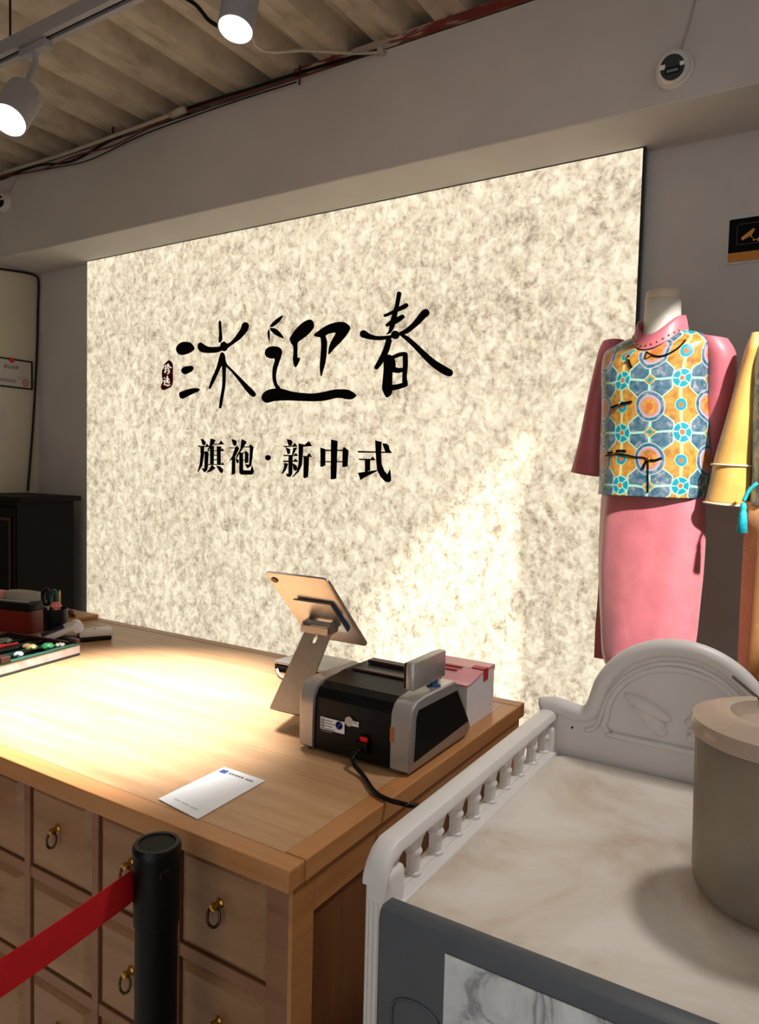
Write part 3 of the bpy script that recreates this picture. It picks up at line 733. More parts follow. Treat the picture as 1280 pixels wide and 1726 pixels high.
# low card reader / laptop behind, papers
q0 = onz(462, 1102, ZT+.02)
lp = thing('laptop', 'closed grey laptop at the rear counter edge behind the stand', 'laptop', (-1.22, 1.62, ZT))
G().box(-1.285, -1.10, 1.535, 1.668, ZT+.003, ZT+.020, .004).build('base', black_m, lp)
G().box(-1.287, -1.098, 1.533, 1.670, ZT+.0205, ZT+.028, .003).build('lid', silver_m, lp, 'auto')
for xx in (-1.27, -1.12):
    for yy in (1.55, 1.655): G().lathe([(.006,0),(.006,.003)], 10, Matrix.Translation((xx, yy, ZT))).build('rubber_foot', black_m, lp)
tag(G().prism([(-1.075,1.56),(-.86,1.53),(-.83,1.655),(-1.06,1.672)], lambda a, b, d: Vector((a, b, d)), ZT+.0005, ZT+.010).build('paper_stack', paper_m), 'stack of white paper lying behind the banknote counter', 'paper')
rd = thing('card_reader', 'small grey payment reader behind the tablet stand', 'card reader', (-.985, 1.47, ZT))
G().box(-1.005, -.945, 1.475, 1.56, ZT, ZT+.028, .006).build('body', pm('reader_grey', (120,128,132), .5), rd, 'auto')
G().box(-1.0, -.95, 1.485, 1.53, ZT+.0282, ZT+.030).build('screen', black_m, rd)

# ================================================================== PAYMENT CARD ON COUNTER
qa, qb, qc, qd = [onz(x, y, ZT+.001) for x, y in ((267,1347),(333,1381),(447,1316),(378,1293))]
card = thing('payment_card', 'white laminated payment card lying on the counter front', 'card', (qa+qb+qc+qd)/4)
def fnC(a, b, d): p = qa*(1-a)*(1-b)+qb*a*(1-b)+qc*a*b+qd*(1-a)*b; return Vector((p.x, p.y, ZT+d))
G().prism([(0,0),(1,0),(1,1),(0,1)], fnC, .0006, .0018).build('sheet', paper_m, card)
G().prism([(.07,.86),(.22,.86),(.22,.94),(.07,.94)], fnC, .0018, .0021).build('logo', blue_m, card)
g = G()
for i in range(5): g.prism([(.27+i*.075,.885),(.325+i*.075,.885),(.325+i*.075,.92),(.27+i*.075,.92)], fnC, .0018, .0021)
for i in range(3): g.prism([(.68+i*.06,.885),(.73+i*.06,.885),(.73+i*.06,.915),(.68+i*.06,.915)], fnC, .0018, .0021)
g.build('lettering', grayt_m, card)
g = G()
for a, b in ((.22,.36),(.40,.58),(.62,.80)): g.prism([(a,.10),(b,.10),(b,.125),(a,.125)], fnC, .0018, .0021)
g.build('lettering', pm('pale_print', (200,200,205), .6), card)

# ================================================================== TROLLEY
cx0, cx1, cy0, cy1 = -.458, .040, .722, 1.372; zr = H-.45; ztr = H-.535
cart = thing('service_cart', 'white plastic service cart with arched back and pierced side rail', 'cart', ((cx0+cx1)/2, (cy0+cy1)/2, 0))
T = .034
def side_rail(xa, xb, name):
    g = G(); yA, yB = cy0+.03, cy1-.012; no = 9
    za_, zt_ = ztr-.03, zr-.010
    holes = []; y1s = .752; p = (1.318-.752)/no
    z0h, z1h = ztr+.010, ztr+.058
    for i in range(no):
        a = y1s+i*p+p*.13; b = y1s+(i+1)*p-p*.13; r = (b-a)/2; c = (a+b)/2
        h = [(a, z0h), (b, z0h), (b, z1h-r)]+[(c+r*math.cos(t*PI/8), z1h-r+r*math.sin(t*PI/8)) for t in range(1, 8)]+[(a, z1h-r)]
        holes.append(h[::-1])
    g.prism([(yA, za_), (yB, za_), (yB, zt_), (yA, zt_)], fnX, xa+.011, xb-.011, holes)
    rail = g.build(name, cart_m, cart)
    # columns between the openings
    for i in range(no+1):
        c = y1s+i*p
        if i == no: c -= p*.0
        M = Matrix.Translation((0, 0, 0))
        for xx in (xa+T/2,):
            q = G(); q.lathe([(.0115,0),(.0115,.004),(.0092,.006),(.0088,.024),(.0096,.028),(.0115,.030),(.0115,.033),(.009,.036)], 14, Matrix.Translation((xx, c, z0h-.002)))
            q.build('baluster', cart_m, rail, 'auto')
    # rounded top rail
    t = G(); w = (xb-xa)/2; cxm = (xa+xb)/2
    prof = [(cxm-w, -.016), (cxm-w, -.010), (cxm-w*.8, -.003), (cxm-w*.4, 0), (cxm+w*.4, 0), (cxm+w*.8, -.003), (cxm+w, -.010), (cxm+w, -.016)]
    rings = []
    for y, dzz in ((cy0-.003, -.034), (cy0-.002, -.028), (cy0+.004, -.016), (cy0+.014, -.005), (cy0+.03, 0), (cy1-.012, 0)):
        rings.append([Vector((a, y, zr+b+dzz)) for a, b in prof])
    t.loft(rings); t.build('top_rail', cart_m, cart, 'auto')
    # lower lip
    G().box(xa+.002, xb+.006 if xa < -.2 else xb-.002, cy0+.03, cy1-.012, ztr-.03, ztr+.008, .004).build('lower_lip', cart_m, cart, 'auto')
side_rail(cx0, cx0+T, 'side_panel')
side_rail(cx1-T, cx1, 'side_panel')
for xa in (cx0, cx1-T):
    for ya in (cy0, cy1-.045):
        g = G(); n_ = 10
        g.box(xa, xa+T, ya, ya+.045, .09, zr-.034 if ya == cy0 else zr-.03, .008, 3)
        for k in range(4): g.box(xa+.006+k*.0065, xa+.0085+k*.0065, ya-.0012, ya+.004, .12, zr-.07)
        g.build('corner_post', cart_m, cart, 'auto')
        W_ = thing  # castor
        g = G(); g.lathe([(0,-.012),(.03,-.012),(.036,-.006),(.036,.006),(.03,.012),(0,.012)], 20, Matrix(((0,0,1,xa+T/2),(0,1,0,ya+.02),(-1,0,0,.036),(0,0,0,1))))
        g.build('castor', blackm_m, cart, 'auto')
        G().box(xa+T/2-.018, xa+T/2+.018, ya+.005, ya+.035, .066, .092, .002).build('castor_fork', alu_m, cart)
for xa in (cx0+.010, cx1-.022): G().box(xa, xa+.012, cy0+.046, cy1-.046, .14, ztr-.031).build('side_wall', cart_m, cart)
# tray decks
def deck(z, nm='tray'):
    g = G()
    oi, oo = rounded(cx0+T+.030, cx1-T-.030, cy0+.03, cy1-.058, .02), rounded(cx0+T+.004, cx1-T-.004, cy0-.002, cy1-.034, .028)
    o3 = rounded(cx0+T+.018, cx1-T-.018, cy0+.012, cy1-.046, .024)
    L_ = lambda o, zz: [Vector((a, b, zz)) for a, b in o]
    g.loft([L_(oo, z-.03), L_(oo, z+.004), L_(o3, z+.006), L_(oi, z)]); return g.build(nm, tray_m, cart, 'auto')
deck(ztr)
for z in (.56, .16): deck(z, 'lower_tray')
# arched back panel
xm = (cx0+cx1)/2; yb0, yb1 = cy1-.030, cy1
def arch(ins=0.):
    hw = (cx1-cx0)/2-ins; zs = zr+.004-ins; R = .150-ins
    pts = [(-hw, zs), (-hw+.025, zs+.006), (-hw+.06, zs+.001), (-hw+.082, zs+.000)]
    # shoulder dip then bow
    prof = [(-hw+.098, zs+.010), (-hw+.112, zs+.032)]
    for k in range(0, 13):
        t = PI-PI*k/12; 
        if .30 < t/PI*1.0 < 1.1 or True: pass
    bow = []
    for k in range(15):
        t = math.radians(158-136*k/14); bow.append((.146*math.cos(t)*(1-ins*3), zs+.004+.146*math.sin(t)*(1-ins*3)))
    left = pts+[(-hw+.100, zs+.014)]
    right = [(-a, b) for a, b in left[::-1]]
    return left+bow+right
fnA = lambda a, b, d: Vector((xm+a, d, b))
ol = arch()
ol = [(q.x, q.y) for q in catmull([Vector(p) for p in ol], 3)]
G().prism([(-(cx1-cx0)/2, ztr-.04)]+ol+[((cx1-cx0)/2, ztr-.04)], fnA, yb0+.006, yb1).build('back_panel', cart_m, cart)
# rolled rim along the top
g = G(); g.tube([Vector((xm+a, (yb0+yb1)/2-.002, b-.004)) for a, b in ol], .0165, 12); g.build('back_rim', cart_m, cart, True)
g = G(); g.tube([Vector((xm+a*.93, yb0+.004, b-.030)) for a, b in ol[8:-8]], .0045, 8); g.build('rim_bead', cart_m, cart, True)
# lunette ridge, wing emblem
lun = [(.158*math.cos(math.radians(t))*.78, zr+.002+.112*math.sin(math.radians(t))) for t in range(0, 181, 10)]
lun = lun+[(-.128, zr-.010), (-.118, zr-.022), (-.10, zr-.026), (.10, zr-.026), (.118, zr-.022), (.128, zr-.010)]
G().tube([Vector((xm+a, yb0+.004, b)) for a, b in lun], .0062, 8, True, smooth=2).build('lunette_ridge', cart_m, cart, True)
for sgn in (-1, 1):
    g = G()
    for (a, b, w, h, ang) in ((-.052, .038, .046, .013, -22), (-.048, .023, .034, .012, -26), (-.040, .010, .024, .011, -24), (-.030, .000, .016, .009, -10)):
        ca, sa = math.cos(math.radians(ang)), math.sin(math.radians(ang)); v = []; f = []
        for i in range(7):
            ph = PI/2*i/6
            for k in range(20):
                t = 2*PI*k/20; u_, w_ = w*math.cos(ph)*math.cos(t), h*math.cos(ph)*math.sin(t)
                v.append((xm+sgn*(a+u_*ca-w_*sa), yb0+.006-.017*math.sin(ph), zr+b+u_*sa+w_*ca))
        for i in range(6):
            for k in range(20): f.append((i*20+k, i*20+(k+1) % 20, (i+1)*20+(k+1) % 20, (i+1)*20+k))
        g.add(v, f)
    g.build('wing_emblem', cart_m, cart, True)
G().lathe([(.0022,0),(.0022,.0012),(0,.0012)], 10, frame_to((xm-.186, yb0+.006, zr-.028), (0,-1,0))).build('screw', black_m, cart)
# slate front guard with marble film
zg = H-.497
gx0, gx1 = -.418, cx1-.006
g = G(); prof = [(cy0-.034, .42), (cy0-.036, zg-.014), (cy0-.032, zg-.004), (cy0-.022, zg), (cy0-.010, zg-.001), (cy0-.003, zg-.008), (cy0-.003, .42)]
rings = []
for xx, s in ((gx0, .0), (gx0+.006, 1), (gx1-.006, 1), (gx1, 0)):
    rings.append([Vector((xx, (y if s else (y*.6+(cy0-.018)*.4)), (z if s or z < .5 else z-.006))) for y, z in prof])
g.loft(rings); gd = g.build('front_guard', grey_m, cart, 'auto'); gd['label'] = 'slate grey front guard'
sh = ony(751, 1607, cy0-.037)
G().box(sh.x, gx1-.04, cy0-.0378, cy0-.0366, .46, sh.z).build('marble_film', marble_m, gd)
g = G(); hc = ony(700, 1702, cy0-.037); g.tube([Vector((hc.x+.030*math.cos(t), cy0-.036, hc.z-.010+.018*math.sin(t))) for t in [PI*k/10 for k in range(11)]]+[Vector((hc.x-.03, cy0-.036, hc.z-.06)), Vector((hc.x+.03, cy0-.036, hc.z-.06))], .002, 8, True)
g.build('handle_outline', grey_m, gd, True)

# ================================================================== JUG ON THE CART
jx, jy, jr = -.035, 1.028, .098
jug = thing('water_jug', 'frosted translucent plastic jug with lid on the cart tray', 'jug', (jx, jy, ztr))
M = Matrix.Translation((jx, jy, ztr+.001))
hj = .222
G().lathe([(0,0),(jr-.028,0),(jr-.012,.004),(jr-.003,.014),(jr,.03),(jr+.004,hj),(jr+.001,hj),(jr-.004,.03),(jr-.014,.010),(0,.006)], 48, M).build('body', jug_m, jug, True)
lidp = G().lathe([(0,hj+.004),(.052,hj+.004),(.058,hj+.010),(.062,hj+.018),(.070,hj+.020),(.082,hj+.018),(jr+.008,hj+.008),(jr+.011,hj),(jr+.009,hj-.012),(jr+.0055,hj-.012),(jr+.0055,hj+.002),(.0,hj+.001)], 48, M).build('lid', juglid_m, jug, 'auto')
G().tube([Vector((jx-.03, jy+.05, ztr+hj+.02)), Vector((jx-.075, jy+.155, ztr+hj+.02))], .0022, 8).build('stirrer', black_m, jug)
tp_ = G(); tx, ty = jx-.040, jy+jr+.006
tp_.lathe([(.010,0),(.013,.006),(.013,.018),(.009,.026),(0,.028)], 16, frame_to((tx, ty, ztr+.125), (-.3,1,0)))
tp_.build('tap', pm('tap_amber', (176,116,58), .3), jug, True)

# ================================================================== MANNEQUINS
def mannequin(cxy, ang, name, label, P):
    cx, cy = cxy
    e1 = Vector((math.cos(ang), math.sin(ang), 0)); e2 = Vector((math.sin(ang), -math.cos(ang), 0))
    base = .42
    def at(a, z, q=0): return Vector((cx, cy, z))+e1*a+e2*q
    def loc(x, y, q=0):
        o = Vector((cx, cy, 0))+e2*q; d = ray(x, y); t = (o.dot(e2))/(d.dot(e2)); p = d*t
        return ((Vector((p.x, p.y, 0))-Vector((cx, cy, 0))).dot(e1), p.z+H)
    t = thing(name, label, 'mannequin', (cx, cy, base))
    return t, at, loc, e1, e2
def sect(at, z, a0, a1, dep, q=0., n=48, ex=2.3, fold=None, back=1.):
    out = []; c = (a0+a1)/2; w = (a1-a0)/2
    for i in range(n):
        th = 2*PI*i/n; cs, sn = math.cos(th), math.sin(th)
        a = w*math.copysign(abs(cs)**(2/ex), cs); d = dep*math.copysign(abs(sn)**(2/ex), sn)
        if sn < 0: d *= back
        k = fold(th, z) if fold else 0
        out.append(at(c+a*(1+k), z, q+d*(1+k)))
    return out
def uvring(rings):
    uv = []
    for r in rings:
        n = len(r); # angle 90deg = front centre
        s = [0]
        for i in range(n): s.append(s[-1]+(r[(i+1) % n]-r[i]).length)
        f0 = s[n//4]
        for i in range(n):
            d = f0-s[i]
            if d < -s[-1]/2: d += s[-1]
            uv.append((d, r[i].z))
    return uv
POD = struct(G().box(-1.0, 1.2, 2.02, 2.78, 0, .42, .01).build('display_podium', pm('podium_white', (196,190,182), .6)))
POD['kind'] = 'structure'

mC = ony(1112, 700, 2.36)
man, at, loc, e1, e2 = mannequin((mC.x, mC.y), math.radians(-17), 'mannequin', 'headless mannequin in a turquoise and gold medallion vest over pink dress', None)
base = .42
Mm = Matrix.Translation((mC.x, mC.y, 0))
G().lathe([(0,base),(.15,base),(.15,base+.008),(.03,base+.016),(.014,base+.02),(.014,base+.60),(0,base+.60)], 32, Mm).build('stand', black_m, man, 'auto')
# neck and cap
nL, nT = loc(1092, 505); nR, _ = loc(1146, 505)
nz0 = loc(1115, 575)[1]; nz1 = loc(1115, 508)[1]; nz2 = loc(1115, 493)[1]
ncx = (nL+nR)/2; nw = (nR-nL)/2
rings = [sect(at, z, ncx-w, ncx+w, w*1.02, ex=2) for z, w in ((nz0-.05, nw*1.5), (nz0, nw*1.16), (nz0+.04, nw*1.03), (nz1, nw))]
G().loft(rings).build('neck', neck_m, man, True)
rings = [sect(at, z, ncx-w, ncx+w, w*1.02, ex=2) for z, w in ((nz1+.0008, nw*1.0), (nz1+.012, nw*.99), (nz2-.002, nw*.96), (nz2+.002, nw*.90))]
G().loft(rings).build('neck_cap', wood_cap, man, 'auto')
# blouse: stand collar and sleeves
def profile(rows):      # (y, xl, xr) -> (z, a0, a1)
    out = []
    for y, xl, xr in rows:
        a, z = loc(xl, y); b, z2 = loc(xr, y); out.append(((z+z2)/2, a, b))
    return out
zy = lambda y: loc(1113, y)[1]
cr_ = []
ccx = (loc(1077, 568)[0]+loc(1158, 568)[0])/2
for w, yside, yfront, yback in ((.080, 570, 595, 566), (.078, 560, 588, 556), (.072, 545, 575, 538), (.068, 538, 570, 530), (.065, 539, 571, 531), (.070, 560, 588, 556), (.072, 570, 595, 566)):
    ring = []
    for i in range(48):
        th = 2*PI*i/48; sn = math.sin(th); q = max(0, sn)**2.2; b = max(0, -sn)
        z = zy(yside)+(zy(yfront)-zy(yside))*q+(zy(yback)-zy(yside))*b
        ring.append(at(ccx+w*math.cos(th), z, .008+w*1.04*sn))
    cr_.append(ring)
zc0 = zy(578)
bl = G().loft(cr_, cap=False).build('collar', pinkc_m, man, True); bl['label'] = 'pink stand collar with studs'
g = G()
for i in range(13):
    th = PI*(.12+.76*i/12); p = at(ccx+.0795*math.cos(th), zy(562)+(zy(588)-zy(562))*math.sin(th)**2.2, .008+.083*math.sin(th)); M = Matrix.Translation(p)
    g.lathe([(0,-.003),(.0024,-.002),(.003,0),(.0024,.002),(0,.003)], 8, M)
g.build('stud_row', gold_m, bl, True)
def sleeve(pts, name='sleeve', mat=pinkc_m, par=None, n=28):
    """pts: (x, y, halfwidth px->m, depth, q)"""
    rings = []
    C_ = []
    for (xl, yl, xr, yr, dep, q) in pts:
        a, z = loc(xl, yl, q); b, z2 = loc(xr, yr, q); ring = []
        for i in range(n):
            th = 2*PI*i/n; s = math.cos(th)
            ring.append(at((a+b)/2+(b-a)/2*s, (z+z2)/2+(z2-z)/2*s, q+dep*math.sin(th)))
        rings.append(ring)
    R2 = []
    cols = list(zip(*rings)); sm = [catmull(list(c), 5) for c in cols]
    R2 = [list(r) for r in zip(*sm)]
    return G().loft(R2).build(name, mat, par, True)
sleeve([(1020,578,1050,572,.040,-.03),(1014,592,1052,596,.048,-.035),(1007,620,1040,625,.046,-.04),(993,680,1024,684,.042,-.045),(980,740,1017,745,.040,-.045),(965,795,1014,804,.040,-.045)], par=man)
sleeve([(1180,566,1226,570,.040,-.01),(1188,584,1238,592,.048,-.015),(1192,620,1240,625,.044,-.02),(1190,680,1232,682,.036,-.03),(1186,730,1220,733,.030,-.04),(1180,775,1212,778,.028,-.05)], par=man)
# vest
rows = profile([(562,1076,1160),(568,1058,1178),(575,1042,1192),(584,1028,1203),(600,1023,1204),(625,1022,1200),(655,1023,1196),(690,1023,1194),(725,1021,1195),(765,1019,1196),(800,1018,1195),(826,1017,1192),(836,1016,1190)])
deps = [.084,.089,.095,.102,.108,.116,.122,.121,.118,.117,.118,.120,.121]
def vfold(th, z):
    s = math.sin(th)
    return (.022*math.sin(5*th+z*7)+.014*math.sin(9*th-z*11))*max(0, min(1, (1.62-z)/.25)) if s > -.5 else 0
rings = [sect(at, z, a0, a1, d, n=96, ex=2.15, fold=vfold) for (z, a0, a1), d in zip(rows, deps)]
for k, dr in enumerate((30, 25.5, 20.5, 14.5, 6, 1)):       # neckline dips at the front
    for i in range(96):
        sn = max(0, math.sin(2*PI*i/96)); rings[k][i].z -= dr*.00203*sn**2.2
sm = [catmull(list(c), 4) for c in zip(*rings)]; rings = [list(r) for r in zip(*sm)]
inner = [sect(at, rows[-1][0]+dzv, rows[-1][1]+.006, rows[-1][2]-.006, deps[-1]-.006, n=96, ex=2.15, fold=vfold) for dzv in (0, .05)]
uv = uvring(rings+inner)
gv = G().loft(rings+inner, cap=False)
vest = link('vest', gv.v, gv.f, broc_m, man, True, uv=[(u+.042, v_-zy(646)) for u, v_ in uv]); vest['label'] = 'turquoise, gold and blue medallion brocade vest'
# black piping, knot fastenings
def on_vest(x, y, lift=.003):
    d = ray(x, y); best = None
    o = Vector((0, 0, H))
    lp_ = vest; hit, p, nrm, _ = (False, None, None, None)
    Mi = Matrix.Translation(WL[vest.name])
    lo = Mi.inverted() @ o
    hit, p, nrm, _ = vest.ray_cast(lo, d.normalized())
    if not hit: return None
    return Mi @ (p+nrm*lift)
bpy.context.view_layer.update()
def piping(pxs, r=.0022, name='piping', mat=ink_m, lift=.002, sub=6):
    ps = [on_vest(x, y, lift) for x, y in pxs]; ps = [p for p in ps if p is not None]
    if len(ps) > 1: return G().tube(ps, r, 8, smooth=sub).build(name, mat, vest, True)
piping([(1079,576),(1083,586),(1091,594),(1101,599),(1112,601),(1124,598),(1136,592),(1148,583),(1156,574)], .0026)
piping([(1022,768),(1050,766),(1070,770),(1091,774),(1093,800),(1093,830)], .0022, sub=4)
for pxs in ([(1060,600),(1062,612),(1066,620)], [(1032,687),(1046,681),(1066,677)], [(1026,764),(1042,760),(1056,760)], [(1093,775),(1104,776),(1116,772)], [(1085,790),(1088,781),(1094,776)]):
    k_ = piping(pxs, .0034, 'fastening')
g = G()
for x, y in ((1061,606),(1046,680),(1038,762),(1095,774)):
    p = on_vest(x, y, .006)
    if p: g.lathe([(0,-.006),(.004,-.004),(.0055,0),(.004,.004),(0,.006)], 10, Matrix.Translation(p))
if g.v: g.build('knot_button', gold_m, vest, True)
# skirt with longer back flap
rows = profile([(825,1024,1184),(845,1020,1187),(900,1017,1187),(960,1015,1182),(1000,1016,1177),(1060,1018,1170),(1100,1020,1163),(1122,1024,1158),(1134,1032,1150)])
deps = [.082,.084,.088,.092,.094,.094,.092,.090,.086]
def sfold(th, z): return .018*math.sin(4*th+1)+.012*math.sin(9*th+z*5)
rings = [sect(at, z, a0, a1, d, n=72, ex=2.4, fold=sfold) for (z, a0, a1), d in zip(rows, deps)]
sm = [catmull(list(c), 4) for c in zip(*rings)]; rings = [list(r) for r in zip(*sm)]
G().loft(rings).build('skirt', pinks_m, man, True)['label'] = 'pink satin skirt'
g = G(); fl = [(1012,960,1180,960),(1009,1010,1179,1010),(1005,1060,1178,1060),(1003,1108,1176,1108)]
rg = []
for xl, yl, xr, yr in fl:
    a, z = loc(xl, yl, -.075); b, z2 = loc(xr, yr, -.075)
    rg.append([at(a, z, -.070), at((a+b)/2, z, -.110), at(b, z2, -.070), at(b, z2, -.074), at((a+b)/2, z, -.114), at(a, z, -.074)])
g.loft(rg); g.build('skirt_back_flap', pinks_m, man)
p = loc(1182, 850); G().box(-.010, .010, -.0006, .0006, -.028, .0, M=frame_to(at(p[0], p[1], .02), (0,0,1), e1)).build('swing_tag', pm('tag_cream', (226,190,160), .6), man)
# lower legs of the figure under the hem
for s in (-1, 1):
    G().tube([at(s*.055, loc(1100, 1110)[1], 0), at(s*.05, .75, 0), at(s*.045, base+.09, 0)], [.055, .05, .034], 14, smooth=4).build('leg', black_m, man, True)

# ---- second mannequin, cut by the frame
m2 = ony(1392, 700, 2.255)
man2, at2, loc2, f1, f2 = mannequin((m2.x, m2.y), math.radians(-6), 'mannequin', 'mannequin in blue brocade vest with wide gold satin sleeve at right edge', None)
at_s, loc_s = at, loc; at, loc = at2, loc2
G().lathe([(0,base),(.15,base),(.15,base+.008),(.03,base+.016),(.014,base+.02),(.014,base+.60),(0,base+.60)], 32, Matrix.Translation((m2.x, m2.y, 0))).build('stand', black_m, man2, 'auto')
nz0 = loc(1392, 570)[1]; nz1 = loc(1392, 500)[1]; nz2 = loc(1392, 485)[1]; nw = .05
G().loft([sect(at, z, -w, w, w, ex=2) for z, w in ((nz0-.05, nw*1.5), (nz0, nw*1.16), (nz0+.04, nw*1.03), (nz1, nw))]).build('neck', neck_m, man2, True)
G().loft([sect(at, z, -w, w, w, ex=2) for z, w in ((nz1+.0008, nw), (nz2-.002, nw*.97), (nz2+.002, nw*.9))]).build('neck_cap', wood_cap, man2, 'auto')
G().loft([sect(at, z, -w, w, w, ex=2) for z, w in ((nz0-.02, .068), (nz0+.01, .062), (nz0+.035, .056))]).build('collar', blueb_m, man2, True)
rows = profile([(555,1340,1440),(562,1310,1475),(572,1284,1500),(590,1274,1512),(640,1272,1514),(720,1270,1514),(800,1270,1516),(855,1266,1518)])
rings = [sect(at, z, a0, a1, d, n=64, ex=2.5) for (z, a0, a1), d in zip(rows, (.06,.075,.088,.096,.105,.108,.108,.110))]
sm = [catmull(list(c), 4) for c in zip(*rings)]; rings = [list(r) for r in zip(*sm)]
G().loft(rings).build('vest', blueb_m, man2, True)['label'] = 'blue and silver brocade vest'
sl2 = sleeve([(1268,565,1290,562,.04,.0),(1260,585,1292,590,.055,.0),(1246,630,1284,636,.050,.0),(1224,710,1276,720,.052,.01),(1206,770,1270,776,.054,.01),(1197,815,1268,818,.056,.01),(1189,845,1262,852,.058,.01)], par=man2, mat=golds_m)
sl2['label'] = 'wide gold satin sleeve'
def band(ya, yb_, xa, xb, r, nm, mat):
    a, z = loc(xa, ya, .01); b, z2 = loc(xb, yb_, .01); pts = []
    for i in range(28):
        th = 2*PI*i/28; s = math.cos(th); pts.append(at((a+b)/2+((b-a)/2+.001)*s, (z+z2)/2+(z2-z)/2*s, .01+.0585*math.sin(th)))
    return G().tube(pts, r, 8, True).build(nm, mat, sl2, True)
band(783, 786, 1201, 1271, .0028, 'braid', pm('cream_braid', (232,214,186), .5)); band(846, 853, 1188, 1263, .0032, 'pearl_trim', pm('cream_braid', (232,214,186), .5))
sleeve([(1495,562,1516,565,.04,0),(1494,590,1526,585,.055,0),(1500,636,1538,630,.058,0),(1508,720,1560,710,.062,0),(1514,776,1578,770,.066,0),(1522,852,1596,845,.074,0)], par=man2, mat=golds_m)
rows = profile([(850,1262,1520),(900,1258,1522),(980,1254,1524),(1060,1250,1527),(1140,1246,1530),(1200,1242,1534)])
rings = [sect(at, z, a0, a1, .105, n=64, ex=2.4, fold=sfold) for (z, a0, a1) in rows]
G().loft(rings).build('skirt', goldsk_m, man2, True)['label'] = 'gold brocade skirt'
a, z = loc(1256, 845, .10); tz = z; ts = thing
tas = G(); tas.tube([at(a+.03, z+.05, .11), at(a+.012, z+.03, .115), at(a, z, .115)], .005, 8, smooth=4)
tas.lathe([(0,-.03),(.007,-.032),(.009,-.045),(.0075,-.05),(.010,-.06),(.0145,-.112),(0,-.112)], 16, Matrix.Translation(at(a, z+.028, .115)))
tas.build('tassel', pm('turquoise_silk', (30,168,186), .5, var=.25, scale=80), man2, True)['label'] = 'turquoise tassel'
for s in (-1, 1): G().tube([at(s*.06, .80, 0), at(s*.05, .65, 0), at(s*.045, base+.05, 0)], [.055, .05, .034], 14, smooth=3).build('leg', black_m, man2, True)
at, loc = at_s, loc_s

# ================================================================== TRACK LIGHTS
def track(name, label, xa, xb, y, z):
    t = thing(name, label, 'track rail', ((xa+xb)/2, y, z))
    G().box(xa, xb, y-.028, y-.009, z, z+.046).build('channel_side', lampw_m, t); G().box(xa, xb, y+.009, y+.028, z, z+.046).build('channel_side', lampw_m, t)
    G().box(xa, xb, y-.0088, y+.0088, z+.012, z+.044).build('slot', black_m, t)
    return t
ZRL = 1.45+H; YR = 1.568
rail1 = track('track_rail', 'grey ceiling track rail with black slot carrying two spotlights', -3.9, .42, YR, ZRL)
for xx in (-2.585, -.6):
    G().tube([(xx, YR, ZRL+.046), (xx, YR, zc+.02)], .004, 8).build('hanger_rod', black_m, rail1); G().lathe([(.012,0),(.014,.012),(.004,.02)], 12, Matrix.Translation((xx, YR, ZRL+.0465))).build('hanger_foot', black_m, rail1)
def spot(name, label, lens, aim, r, ln, power, railp, cone=46, blend=.75, warm=(1,.93,.82), lsize=.035):
    lens = Vector(lens); ax = (Vector(aim)-lens).normalized()
    t = thing(name, label, 'spotlight', lens)
    M = frame_to(lens, ax)
    b = G().lathe([(0,-ln),(r*.86,-ln),(r,-ln+.008),(r,-.001),(r*.93,0),(r*.93,-.006),(r*.90,-.012),(0,-.012)], 40, M).build('body', lampw_m, t, 'auto')
    G().lathe([(0,-.0115),(r*.9,-.0115),(r*.9,-.009),(0,-.008)], 32, M).build('lens', lens_m, t, 'auto')
    back = lens-ax*(ln*.78)
    rp = Vector(railp)
    G().box(rp.x-.075, rp.x+.075, rp.y-.016, rp.y+.016, rp.z-.030, rp.z-.0015, .003).build('track_adapter', lampw_m, t)
    dirn = (rp-back); side_ = Vector((0,1,0))
    G().tube([rp-Vector((0,0,.028)), rp-Vector((0,0,.06)), back+(rp-back).normalized()*(r*.8)], .010, 10).build('arm', lampw_m, t)
    G().lathe([(.015,-r*1.05),(.015,r*1.05)], 14, frame_to(back, ax.cross(Vector((0,0,1))) if abs(ax.z) < .99 else (1,0,0))).build('pivot', lampw_m, t, 'auto')
    ld_ = bpy.data.lights.new(name+'_beam', 'SPOT'); ld_.energy = power; ld_.spot_size = math.radians(cone); ld_.spot_blend = blend; ld_.shadow_soft_size = lsize; ld_.color = warm
    lo_ = bpy.data.objects.new(name+'_beam', ld_); C.objects.link(lo_); lo_.parent = t
    lo_.matrix_basis = Matrix.Translation(-lens) @ frame_to(lens+ax*.002, -ax)
    return t
lens2 = ony(397, 50, 1.60)
spot('track_spotlight', 'grey cylinder spotlight lit and hanging at the top centre', lens2, (-1.42, 1.10, ZT), .052, .19, COUNTER_SPOT, (lens2.x-.03, YR, ZRL), 35, 1., (1,.96,.93))
lens1 = ony(14, 203, 1.43); top1 = ony(54, 140, 1.555)
spot('track_spotlight', 'grey cylinder spotlight tilted left under the track rail in the corner', lens1, lens1+(lens1-top1)*10, .058, .17, LEFT_SPOT, (ony(60, 82, YR).x, YR, ZRL), 46, .8)
spot('track_spotlight', 'added fill spotlight above the cart at the right end of rail', (.20, YR-.07, ZRL-.26), (-.20, 1.06, ztr), .052, .17, CART_FILL, (.22, YR, ZRL), 80, 1., (1,.96,.91), .09)  # added lamp out of view, brightens the cart

